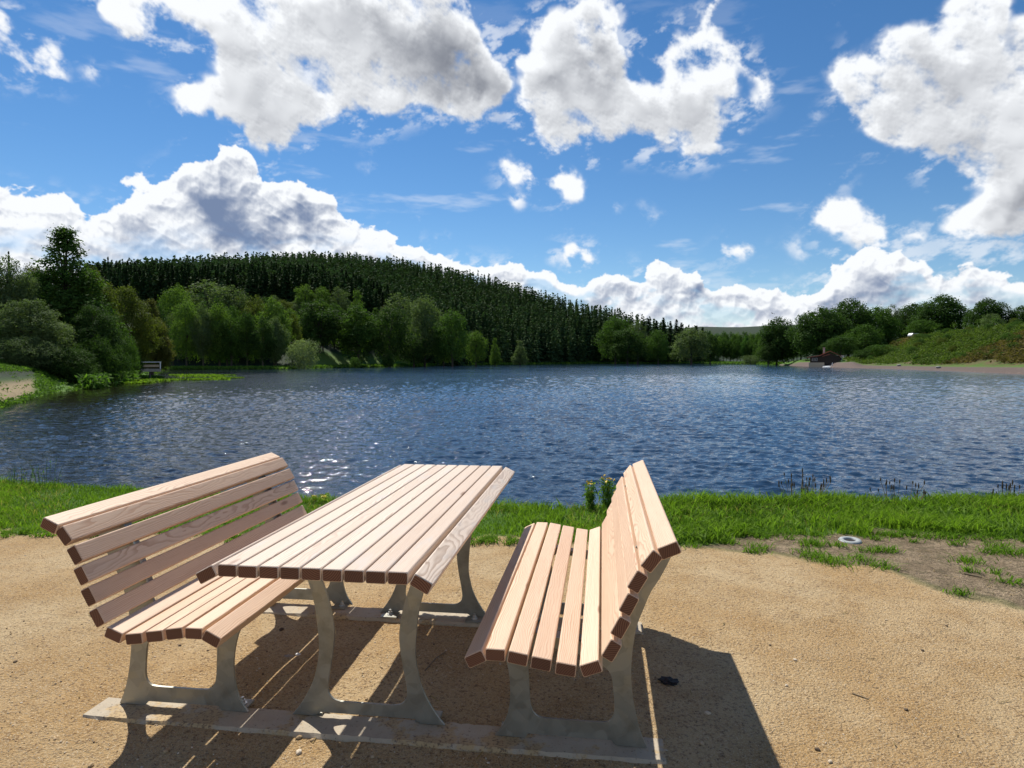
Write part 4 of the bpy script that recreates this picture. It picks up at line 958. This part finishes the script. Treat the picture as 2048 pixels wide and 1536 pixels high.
tall = smooth((X-.9)/.7)*.06+.035+.05*smooth((Y-yb+.5)/.5); Hh = (tall*.62+.085*patch**1.5)*(.45+.95*r.random(n)); Wd = .0045+.004*r.random(n)+.006*smooth((X-1)/.5)*r.random(n)
tone = np.clip(patch*1.3-.2+r.normal(0, .33, n), 0, 1.2)
tag(blades('grass', X, Y, Z, Hh, Wd, .25+.7*r.random(n), (.135, .225, .028), tone, r), 'fresh green grass strip between the gravel and the lake', 'grass', kind='stuff')
n = 9000; X = r.uniform(-7, 6.5, n); Y = r.uniform(1.6, 4.4, n); gm, dm = masks(X, Y); yb = np.interp(X, BANK[:, 0], BANK[:, 1]); k = (gm > .4) & (Y < yb+.15) & (vnoise(X, Y, 1.7, 61) > .42); X, Y = X[k], Y[k]; n = len(X)
tag(blades('dry_grass', X, Y, ground_h(X, Y), .05+.11*r.random(n)**2, .0028+.002*r.random(n), .5+.9*r.random(n), (.30, .25, .11), r.random(n), r), 'straw coloured dry stalks mixed into the green strip', 'grass', kind='stuff')
n = 5200; X = r.uniform(-5, 6, n); Y = r.uniform(-1.4, 2.9, n); gm, dm = masks(X, Y); k = ((dm > .4) & (r.random(n) < .9)) | ((gm < .3) & (r.random(n) < .05)); X, Y = X[k], Y[k]; n = len(X)
a = r.random(n)*6.283; L_ = .008+.022*r.random(n)**2; wd = .0012+.0016*r.random(n); z = ground_h(X, Y)+.003
V = np.stack([np.stack([X+p_*np.cos(a)*L_-q_*np.sin(a)*wd, Y+p_*np.sin(a)*L_+q_*np.cos(a)*wd, z+(.004 if p_ > 0 else 0)], 1) for p_, q_ in ((-1, -1), (1, -1), (1, 1), (-1, 1))], 1).reshape(-1, 3)
o = mk('dry_litter', V, np.arange(4*n).reshape(-1, 4), [M_BLADE], attrs={'tone': ('FLOAT', 'FACE', r.random(n))}); o.color = (.26, .20, .12, 1); tag(o, 'dry straw and leaf bits strewn over the bare dirt', 'plant litter', kind='stuff')
n = 9000; X = r.uniform(.3, 6.5, n); Y = r.uniform(2.0, 4.4, n); gm, dm = masks(X, Y); yb = np.interp(X, BANK[:, 0], BANK[:, 1]); k = (gm > .5) & (Y < yb+.2) & (r.random(n) < smooth((vnoise(X, Y, 2.9, 63)-.38)/.25)); X, Y = X[k], Y[k]; n = len(X)
tag(blades('broad_grass', X, Y, ground_h(X, Y), .05+.09*r.random(n), .010+.012*r.random(n), .4+.8*r.random(n), (.12, .20, .04), r.random(n)**.7*1.2, r), 'broad leaved plantain and dock growing in the right hand grass strip', 'grass', kind='stuff')
# tufts thinning out over the dirt and along the gravel edge
P_ = []
for _ in range(1500):
    x = r.uniform(1.2, 6.0); y = r.uniform(-.2, 2.9); g0, d0_ = masks(np.array([x]), np.array([y])); e = np.interp(x, GRASS_EDGE[:, 0], GRASS_EDGE[:, 1]); de = np.interp(x, DIRT_EDGE[:, 0], DIRT_EDGE[:, 1])
    if math.hypot(x-2.84, y-2.33) < .2: continue
    if d0_[0] > .3 and r.random() < .13+.55*math.exp(-(e-y)/.22)+.35*math.exp(-abs(y-de)/.07): P_.append((x, y, r.uniform(.02, .07)))
for _ in range(160):
    x = r.uniform(-6, 1.4); e = np.interp(x, GRASS_EDGE[:, 0], GRASS_EDGE[:, 1]); P_.append((x, e-abs(r.normal(0, .09)), r.uniform(.015, .04)))
P_ = np.array(P_); cnt = (P_[:, 2]*1100).astype(int)+6; rep_ = np.repeat(np.arange(len(P_)), cnt); n = len(rep_)
X = P_[rep_, 0]+r.normal(0, 1, n)*P_[rep_, 2]*.9; Y = P_[rep_, 1]+r.normal(0, 1, n)*P_[rep_, 2]*.6
tag(blades('grass_tufts', X, Y, ground_h(X, Y)-.003, .02+.045*r.random(n)+P_[rep_, 2]*.3, .004+.004*r.random(n), .8+.8*r.random(n), (.12, .22, .025), r.random(n), r), 'small grass tufts thinning out over the bare dirt', 'grass', kind='stuff')

# ------------------------------------------------------------------ gravel
import bmesh
def ico(sub):
    bm = bmesh.new(); bmesh.ops.create_icosphere(bm, subdivisions=sub, radius=1); v = np.array([q.co[:] for q in bm.verts]); f = np.array([[q.index for q in p.verts] for p in bm.faces]); bm.free(); return v, f
iv, if_ = ico(1)
n = 17000; X = r.uniform(-5.5, 4.6, n); Y = r.uniform(-1.7, 2.4, n); gm, dm = masks(X, Y); k = gm < .4; X, Y = X[k], Y[k]
X = np.concatenate([X, r.uniform(-2.3, .9, 1500)]); Y = np.concatenate([Y, r.uniform(-1.3, .2, 1500)]); n = len(X)
S = .0025*(np.arange(n) > n-1500)*r.random(n)+.0016+.0030*r.random(n)**3+.0035*(r.random(n) > .985); Z = ground_h(X, Y)
sq = .55+.45*r.random((n, 3)); sq[:, 2] *= .7; an = r.random(n)*6.283; jt = 1+r.normal(0, .16, (n, len(iv)))
L = iv[None]*sq[:, None]*jt[..., None]*S[:, None, None]; ca, sa = np.cos(an)[:, None], np.sin(an)[:, None]
V = np.stack([L[..., 0]*ca-L[..., 1]*sa+X[:, None], L[..., 0]*sa+L[..., 1]*ca+Y[:, None], L[..., 2]+(Z+S*.25)[:, None]], -1).reshape(-1, 3)
Fc = (if_[None]+np.arange(n)[:, None, None]*len(iv)).reshape(-1, 3)
m, t, b = mat('gravel_stone'); tn = t.attr('tone'); c = t.mix(t.ramp(tn, .0, .45), (.07, .048, .032), (.40, .28, .15)); c = t.mix(t.ramp(tn, .6, .95), c, (.62, .53, .40)); setp(t, b, col=c, rough=.9)
M_GRAV = m
tag(mk('gravel', V, Fc, [M_GRAV], attrs={'tone': ('FLOAT', 'FACE', np.repeat(r.random(n), len(if_)))}), 'loose grit scattered over the tan gravel ground', 'gravel', kind='stuff')
iv2, if2 = ico(2)
stones = [(1415, 1428, .013, .8), (1403, 1487, .010, .7), (1590, 1320, .009, .95), (1573, 1371, .008, .9), (1540, 1289, .007, .1), (1812, 1420, .009, .1), (1845, 1300, .009, .1), (1635, 1497, .010, .1), (298, 1432, .014, .3), (332, 1504, .012, .5), (598, 1473, .012, .5), (598, 1501, .013, .9), (625, 1478, .010, .4), (563, 1259, .014, .05), (745, 1513, .009, .7), (1660, 1523, .009, .8), (182, 1530, .012, .6), (360, 1290, .008, .1), (1893, 1253, .008, .1)]
for i, (px, py, sz, tn) in enumerate(stones):
    p = on_z(px, py, -.012); v = iv2*np.array([1, .75, .55])*sz*(1+r.normal(0, .09, (len(iv2), 1))); a = i*1.3; v = np.stack([v[:, 0]*math.cos(a)-v[:, 1]*math.sin(a), v[:, 0]*math.sin(a)+v[:, 1]*math.cos(a), v[:, 2]], 1)
    o = mk('stone', v, if2, [M_GRAV], attrs={'tone': ('FLOAT', 'FACE', np.full(len(if2), tn))}); o.location = (p[0], p[1], float(ground_h(p[0], p[1]))+sz*.35)
    tag(o, 'pale small stone lying loose on the gravel' if tn > .45 else 'dark small clod lying loose on the gravel', 'stone', 'pale stones on the gravel' if tn > .45 else 'dark clods on the gravel')

# ------------------------------------------------------------------ small things on the ground
M_WHITE = plain('white_paint', (.78, .78, .75), .5, var=.06); M_DARK = plain('black_cloth', (.022, .018, .018), .8, scale=30, var=.4); M_STEM = plain('green_stem', (.10, .16, .04), .7); M_DRY = plain('dry_stem', (.20, .15, .09), .8, scale=20)
p = on_z(1700, 1080, 0); mb = MB(); n = 40; prof = [(.040, .002), (.043, .013), (.060, .017), (.078, .012), (.083, .002)]
V = [(q[0]*math.cos(2*math.pi*k/n), q[0]*math.sin(2*math.pi*k/n), q[1]) for q in prof for k in range(n)]
mb.add(V, [(i*n+k, i*n+(k+1) % n, (i+1)*n+(k+1) % n, (i+1)*n+k) for i in range(4) for k in range(n)])
M_RING = plain('chalky_plastic', (.34, .36, .35), .7, scale=40, var=.5)
ring = mb.build('plastic_ring', M_RING, smooth=True); ring.location = (p[0], p[1], float(ground_h(p[0], p[1]))); ring.rotation_euler = (.06, -.04, 0); tag(ring, 'worn white ring lying flat on the bare dirt right of the benches', 'ring')
n = 24; dk = MB(); dk.add([(.039*math.cos(2*math.pi*k/n), .039*math.sin(2*math.pi*k/n), .004) for k in range(n)], [tuple(range(n))]); dk.build('inner_disc', M_DARK, ring)  # near-black disc filling the hole of the ring
iv3, if3 = ico(4)
def crumple(name, px, py, sx, sy, sz, m, lab, cat, seed, rot=0):
    p = on_z(px, py, -.01); d = iv3; f1 = np.sin(d[:, 0]*9+seed)*np.cos(d[:, 1]*7+2*seed)+np.sin(d[:, 2]*8+d[:, 0]*5+seed); f2 = np.sin(d[:, 0]*23+d[:, 1]*17+seed)
    v = d*(1+.22*f1+.09*f2)[:, None]*np.array([sx, sy, sz]); o = mk(name, v, if3, [m], smooth=True); o.location = (p[0], p[1], float(ground_h(p[0], p[1]))+sz*.5); o.rotation_euler = (0, 0, rot); tag(o, lab, cat); return o
crumple('rag', 1337, 1363, .036, .026, .010, M_DARK, 'crumpled black rag lying in the shade right of the right bench', 'rag', 1, -.2)
crumple('paper_scrap', 578, 1308, .020, .010, .004, plain('grey_paper', (.36, .31, .26), .8), 'grey crumpled paper scrap in the shade left of the table', 'litter', 3)
crumple('tissue', 596, 1306, .011, .008, .005, M_WHITE, 'white crumpled tissue beside the grey paper scrap', 'litter', 5)
def stick(pts, rad, lab):
    q = [on_z(a, b_, 0) for a, b_ in pts]; q = [(v[0], v[1], float(ground_h(v[0], v[1]))+rad*1.1) for v in q]; mb = MB(); mb.tube(q, [rad, rad*.9, rad*.6][:len(q)], 6); o = mb.build('twig', M_DRY); tag(o, lab, 'twig')
stick([(1928, 1145), (1945, 1149), (1964, 1153)], .006, 'pale dry twig on the bare dirt at the right')
stick([(850, 1335), (872, 1312), (892, 1298)], .003, 'thin dark twig in the shade under the right end of the table')
stick([(1725, 1128), (1745, 1130), (1762, 1129)], .003, 'thin twig on the gravel edge below the white ring')
stick([(1705, 1380), (1722, 1386), (1738, 1392)], .003, 'small dark twig on the open gravel at the right')

# ------------------------------------------------------------------ bank plants
M_YEL = plain('yellow_petals', (.75, .50, .03), .6); M_SEED = plain('seed_heads', (.06, .045, .028), .85, scale=60)
def plant(px, base, top, nst, spread, lab, flower=None, head=False, leaves=10, seed=0, name='wild_plant', col=(.12, .21, .04), group=None):
    q = random.Random(seed); p = on_z(px, base, -.02); Hh = (base-top)/F_PX*np.dot(p-CAM, CF); root = empty(name, (p[0], p[1], float(ground_h(p[0], p[1])))); tag(root, lab, 'plant', group)
    st = MB(); hd = MB(); C = []; Nn = []; S = []
    for i in range(nst):
        a = q.uniform(0, 6.28); d = spread*math.sqrt(q.random()); h = Hh*q.uniform(.5, 1.0); x0, y0 = d*math.cos(a), d*math.sin(a); lx, ly = x0*q.uniform(.1, .7)+q.gauss(0, .015), y0*.3+q.gauss(0, .01)
        pts = [(x0, y0, -.02), (x0+lx*.3, y0+ly*.3, h*.5), (x0+lx, y0+ly, h)]; st.tube(pts, [.0030, .0026, .0020] if not flower else [.003, .002, .0012], 4, cap=False)
        if head:
            z = h; hl = q.uniform(.028, .055); hd.tube([(x0+lx, y0+ly, z-.002), (x0+lx, y0+ly, z+hl*.5), (x0+lx, y0+ly, z+hl)], [.0045, .0075, .003], 5)
        for k in range(leaves):
            u = q.random(); jx = .02 if flower else .004
            C.append((x0+lx*u+q.gauss(0, jx), y0+ly*u+q.gauss(0, jx), h*u*.92)); Nn.append((q.gauss(0, 1), q.gauss(0, 1), .8)); S.append(q.uniform(.012, .03) if flower else q.uniform(.006, .016))
        if flower:
            for k in range(2): hd.add([(x0+lx+q.gauss(0, .012)+a_, y0+ly+q.gauss(0, .012)+b_, h+q.uniform(-.02, .008)) for a_, b_ in ((-.003, -.0025), (.003, -.0025), (.0035, .0025), (-.0025, .0035))], [(0, 1, 2, 3)])
    if head: st.add(hd.V, hd.F, 1); hd = MB()
    st.build('stems' if not head else 'seed_stalks', M_STEM if not head else [M_DRY, M_SEED], root)
    if hd.V: hd.build('flowers' if flower else 'seed_heads', M_YEL if flower else M_SEED, root)
    if C:
        V, Fc = diamonds(np.array(C), np.array(S), np.array(Nn), np.random.default_rng(seed), 3.2, .4); o = mk('leaves', V, Fc, [M_BLADE], root, {'tone': ('FLOAT', 'FACE', np.random.default_rng(seed).random(len(C)))}); o.color = (*col, 1)
    return root
plant(1180, 1022, 958, 9, .035, 'left of two leafy yellow flowering plants at the lake edge by the right bench', True, leaves=60, seed=1, name='flowering_plant')
plant(1216, 1020, 950, 13, .05, 'right and bushier of two yellow flowering plants at the lake edge by the right bench', True, leaves=60, seed=2, name='flowering_plant')
plant(636, 1006, 990, 12, .10, 'low yellow flowering plant at the lake edge behind the left bench', True, leaves=14, seed=3, name='flowering_plant')
plant(1605, 1004, 936, 34, .16, 'thickest clump of dark seed stalks on the bank', False, True, 2, 4, 'plantain_clump')
plant(1440, 1000, 948, 20, .16, 'clump of thin seed stalks left of the thickest clump', False, True, 2, 5, 'plantain_clump')
plant(1520, 1002, 965, 12, .14, 'sparse seed stalks between the two left clumps on the bank', False, True, 2, 6, 'plantain_clump')
plant(1795, 1004, 950, 18, .16, 'loose seed stalks right of the thickest clump', False, True, 2, 7, 'plantain_clump')
plant(1375, 998, 965, 10, .12, 'short seed stalks beside the right bench top on the bank', False, True, 1, 8, 'plantain_clump')
plant(2012, 1002, 938, 22, .10, 'dense clump of seed stalks near the right edge', False, True, 2, 9, 'plantain_clump')
plant(1700, 1004, 972, 16, .14, 'airy pale weed on the bank between two seed stalk clumps', False, False, 24, 10, 'bank_weed')
plant(330, 975, 935, 14, .09, 'airy green weed on the bank above the left bench', False, False, 40, 11, 'bank_weed')
plant(378, 975, 940, 10, .07, 'smaller airy weed right beside the one above the left bench', False, False, 40, 12, 'bank_weed')
plant(95, 975, 905, 10, .12, 'tall thin grass stalks at the lake edge on the far left', False, False, 14, 13, 'bank_weed')
plant(35, 975, 930, 12, .12, 'leafy weed at the lake edge in the left corner', False, False, 22, 14, 'bank_weed')

# ------------------------------------------------------------------ jetty
M_WOODG = plain('weathered_boards', (.40, .36, .31), .8, scale=3, var=.25); M_WOODT = plain('tan_boards', (.55, .42, .28), .7); M_STEEL = plain('dark_post', (.07, .07, .07), .7); M_RAILW = plain('white_rail', (.85, .86, .86), .4, var=.04)
D = 66.0; x0, y0 = az_xy(297, D); jr = empty('jetty', (x0, y0, ZW), 0); jr.rotation_euler = (0, 0, -math.atan2(math.sin(math.atan((297-1024)/F_PX)+YAW), math.cos(math.atan((297-1024)/F_PX)+YAW)))
tag(jr, 'small wooden jetty with white railing on the left side of the lake', 'jetty')
zd = z_at(738, D, 297)-ZW; ztop = z_at(722, D, 297)-ZW
mb = MB(); mb.box(-6.0, 1.15, -.9, .9, zd-.12, zd); mb.build('deck', M_WOODG, jr)
mb = MB(); mb.box(-6.0, 1.15, -.96, -.905, zd-.20, zd+.10); mb.build('edge_beam', M_WOODG, jr)
mb = MB(); mb.box(-6.0, 1.0, -.88, -.84, zd+.28, zd+.52); mb.build('side_board', M_WOODT, jr)
for yy in (-.9, .9):
    mb = MB(); mb.box(-6.0, 1.2, yy-.05, yy+.05, ztop-.08, ztop); mb.build('handrail', M_RAILW, jr)
for xx in (-5.5, -3.2, -.95, 1.12):
    for yy in (-.88, .88):
        mb = MB(); mb.box(xx-.04, xx+.04, yy-.012, yy+.05, zd+.001, ztop-.081); mb.build('railing_post', M_RAILW, jr)
for xx in (-4.8, -1.8, .15):
    mb = MB(); mb.tube([(xx, -.6, -1.2), (xx, -.6, zd-.12)], .09, 10); mb.build('pile', M_STEEL, jr)

# ------------------------------------------------------------------ hut by the shore
M_ROOF = plain('red_roof', (.36, .12, .07), .75, scale=2, var=.3); M_HUTW = plain('dark_timber', (.060, .045, .035), .85, scale=2, var=.3); M_GLASS = mat('dark_glass')[0]; M_GLASS.node_tree.nodes['Principled BSDF'].inputs['Base Color'].default_value = (.02, .025, .03, 1); M_GLASS.node_tree.nodes['Principled BSDF'].inputs['Roughness'].default_value = .1
M_GREYW = plain('grey_frames', (.42, .42, .42), .6); M_BRICK = plain('chimney_render', (.33, .31, .29), .85)
def facing(px): return -(math.atan((px-1024)/F_PX)+YAW)
D = 186.0; HX, HY = az_xy(1640, D); hz = float(ground_h(HX, HY)); hut = empty('hut', (HX, HY, hz), facing(1640)); tag(hut, 'small dark timber hut with a sloping red roof by the far right shore', 'hut')
U = D/F_PX*math.cos(math.atan((1640-1024)/F_PX))        # metres per photo pixel there, across the view
zz = lambda row: z_at(row, D, 1640)-hz
hx = lambda c: (c-1640)*U
mb = MB(); mb.prism([(hx(1619), -.5), (hx(1680), -.5), (hx(1680), zz(716)), (hx(1657), zz(706)), (hx(1638), zz(713.5)), (hx(1619), zz(716))], 0, 6.0); mb.build('wall', M_HUTW, hut)
mb = MB(); mb.prism([(hx(1613), zz(716.6)), (hx(1638), zz(713.4)), (hx(1659), zz(704)), (hx(1684), zz(716)), (hx(1684), zz(715.2)), (hx(1659), zz(702.6)), (hx(1637), zz(712)), (hx(1613), zz(715.2))], -1.2, 6.4); roof = mb.build('roof', M_ROOF, hut)
mb = MB(); mb.box(hx(1645), hx(1649), 2.2, 2.9, zz(711), zz(697)); mb.box(hx(1644.4), hx(1649.6), 2.1, 3.0, zz(697)+.002, zz(696)); mb.build('chimney', M_BRICK, roof)
mb = MB(); mb.prism([(hx(1644), zz(714.6)), (hx(1659), zz(710.4)), (hx(1659), zz(709.2)), (hx(1644), zz(713.4))], -2.4, -1.22); mb.build('porch_roof', M_ROOF, hut)
for a, b_ in ((1623, 1628.5), (1630, 1634)):
    mb = MB(); mb.box(hx(a), hx(b_), -.06, -.004, zz(723), zz(717)); w_ = mb.build('window', M_GREYW, hut); mb = MB(); mb.box(hx(a)+.12, hx(b_)-.12, -.075, -.063, zz(722.5), zz(717.5)); mb.build('pane', M_GLASS, w_)
mb = MB(); mb.box(hx(1617), hx(1648), -2.0, -.1, -.3, zz(726.2)); mb.build('terrace', M_WOODT, hut)
def thing_at(nm, px, D, lab, cat): x, y = az_xy(px, D); o = empty(nm, (x, y, float(ground_h(x, y))), facing(px)); tag(o, lab, cat); return o
o = thing_at('boat', 1656, 181, 'small white boat lying keel up before the red roofed hut', 'boat')
mb = MB(); n = 9
V = []; 
for i in range(n):
    u = i/(n-1)*2-1; w = .55*math.sqrt(max(1-u*u*.96, .02)); h = .42*(1-abs(u)**2.5*.7)
    for k in range(7): a = math.pi*k/6; V.append((u*1.5, -w*math.cos(a), h*math.sin(a)))
mb.add(V, [(i*7+k, i*7+k+1, (i+1)*7+k+1, (i+1)*7+k) for i in range(n-1) for k in range(6)]); mb.build('hull', M_WHITE, o, True)
mb = MB(); mb.box(-1.5, 1.5, -.03, .03, .38, .47); mb.build('keel', M_WHITE, o)
o = thing_at('arched_shelter', 1673, 196, 'low dark arched shelter right of the hut', 'shelter')
mb = MB(); pl = [(1.5*math.cos(math.pi*k/10), 1.7*math.sin(math.pi*k/10)**.8) for k in range(11)]; mb.prism(pl, 0, 4); mb.build('cover', M_DARK, o)
mb = MB(); mb.tube([(x, -.02, z) for x, z in pl], .05, 6); mb.build('hoop', M_GREYW, o)
o = thing_at('sign', 1683, 184, 'small white sign board on a post right of the hut', 'sign'); mb = MB(); mb.box(-.5, .5, -.03, .03, 1.1, 1.65); mb.build('board', M_WHITE, o); mb = MB(); mb.box(-.06, .06, .031, .12, -.3, 1.7); mb.build('post', M_WHITE, o)
for px, lab in ((1648, 'left white marker post before the hut'), (1664, 'right white marker post before the hut')):
    o = thing_at('marker_post', px, 179, lab, 'post'); mb = MB(); mb.tube([(0, 0, -.2), (0, 0, 1.0), (.03, 0, 1.15)], [.10, .10, .05], 8); mb.build('post', M_WHITE, o)
o = thing_at('park_bench', 1598, 200, 'far wooden bench on the shore left of the red roofed hut', 'bench')
mb = MB(); mb.box(-.9, .9, -.25, .2, .40, .46); mb.build('seat', M_ROOF, o); mb = MB(); mb.box(-.9, .9, .2, .26, .52, .95); mb.build('backrest', M_ROOF, o)
for xx in (-.75, .75): mb = MB(); mb.box(xx-.05, xx+.05, -.2, .28, -.2, .399); mb.build('leg', M_HUTW, o)
# car on the crest
D = 221.0; o = thing_at('parked_car', 1828, D, 'silver white car parked on the crest of the embankment', 'car'); o.rotation_euler = (0, 0, facing(1828)+.75)
M_CAR = plain('silver_paint', (.45, .47, .50), .3, .2, .04); M_TYRE = plain('tyre', (.02, .02, .02), .8)
mb = MB(); mb.prism([(-2.2, .35), (2.2, .35), (2.25, .75), (2.1, .95), (1.25, 1.02), (.65, 1.55), (-1.6, 1.60), (-2.15, 1.05), (-2.25, .7)], -.88, .88); mb.build('body', M_CAR, o)
for s_ in (-1, 1): mb = MB(); mb.prism([(1.1, 1.05), (.58, 1.48), (-1.52, 1.52), (-1.9, 1.08)], .883*s_, .90*s_); mb.build('side_window', M_GLASS, o)
mb = MB(); mb.add([(1.27, -.75, 1.04), (1.27, .75, 1.04), (.70, .7, 1.54), (.70, -.7, 1.54)], [(0, 1, 2, 3)]); mb.build('windscreen', M_GLASS, o)
for xx in (-1.4, 1.4):
    for yy in (-.9, .72): mb = MB(); mb.tube([(xx, yy, .33), (xx, yy+.19, .33)], .33, 14); mb.build('wheel', M_TYRE, o)
# young staked trees along the crest
for i, (px, D) in enumerate(((1906, 187), (1925, 182), (1986, 167), (1867, 203), (1952, 175))):
    o = thing_at('young_tree', px, D, 'thin young tree tied to a pale stake on the embankment crest', 'tree'); o['group'] = 'young staked trees on the crest'
    mb = MB(); mb.tube([(0, 0, -.2), (0, 0, 2.2)], .05, 6); mb.build('trunk', M_DRY, o); mb = MB(); mb.tube([(.25, 0, -.2), (.25, 0, 1.5)], .06, 6); mb.build('stake', plain('stake_%d' % i, (.5, .46, .38), .8), o)
    rq = np.random.default_rng(i); C = rq.normal(0, 1, (90, 3))*np.array([.38, .38, .5])+np.array([0, 0, 2.3]); V, Fc = diamonds(C, .2, C*0+np.array([0, 0, 1.]), rq); c_ = mk('crown', V, Fc, [M_LEAF], o, {'tone': ('FLOAT', 'FACE', rq.random(90))}); c_.color = (*G_['light'], 1)
# pale stone blocks on the shingle
for px, D, lab in ((1876, 116, 'pale boulder on the stony shore below the embankment'), (1797, 140, 'flat pale slab on the stony shore left of the pale boulder')):
    x, y = az_xy(px, D); v = iv2*np.array([.5, .3, .22])*(1+r.normal(0, .08, (len(iv2), 1))); o = mk('boulder', v, if2, [M_BRICK]); o.location = (x, y, float(ground_h(x, y))+.2); tag(o, lab, 'boulder')
# bird high over the far wood
d = CF+CR*(1545-1024)/F_PX-CU*(627-768)/F_PX; bp = CAM+d*150
mb = MB(); mb.tube([(0, -.28, 0), (0, -.1, .03), (0, .15, .02), (0, .34, .0)], [.02, .07, .06, .01], 8)
for s_ in (-1, 1): mb.add([(0, -.12, .03), (0, .08, .03), (s_*.45, .06, .16), (s_*.42, -.10, .16), (s_*.95, .10, .02), (s_*.93, .02, .02), (0, -.12, .05), (0, .08, .05)], [(0, 3, 2, 1), (3, 5, 4, 2), (6, 7, 2, 3)])
o = mb.build('bird', plain('bird_feathers', (.06, .05, .05), .8)); o.location = tuple(bp); o.rotation_euler = (.1, .25, .6); tag(o, 'dark bird gliding in the sky above the far wood', 'bird')
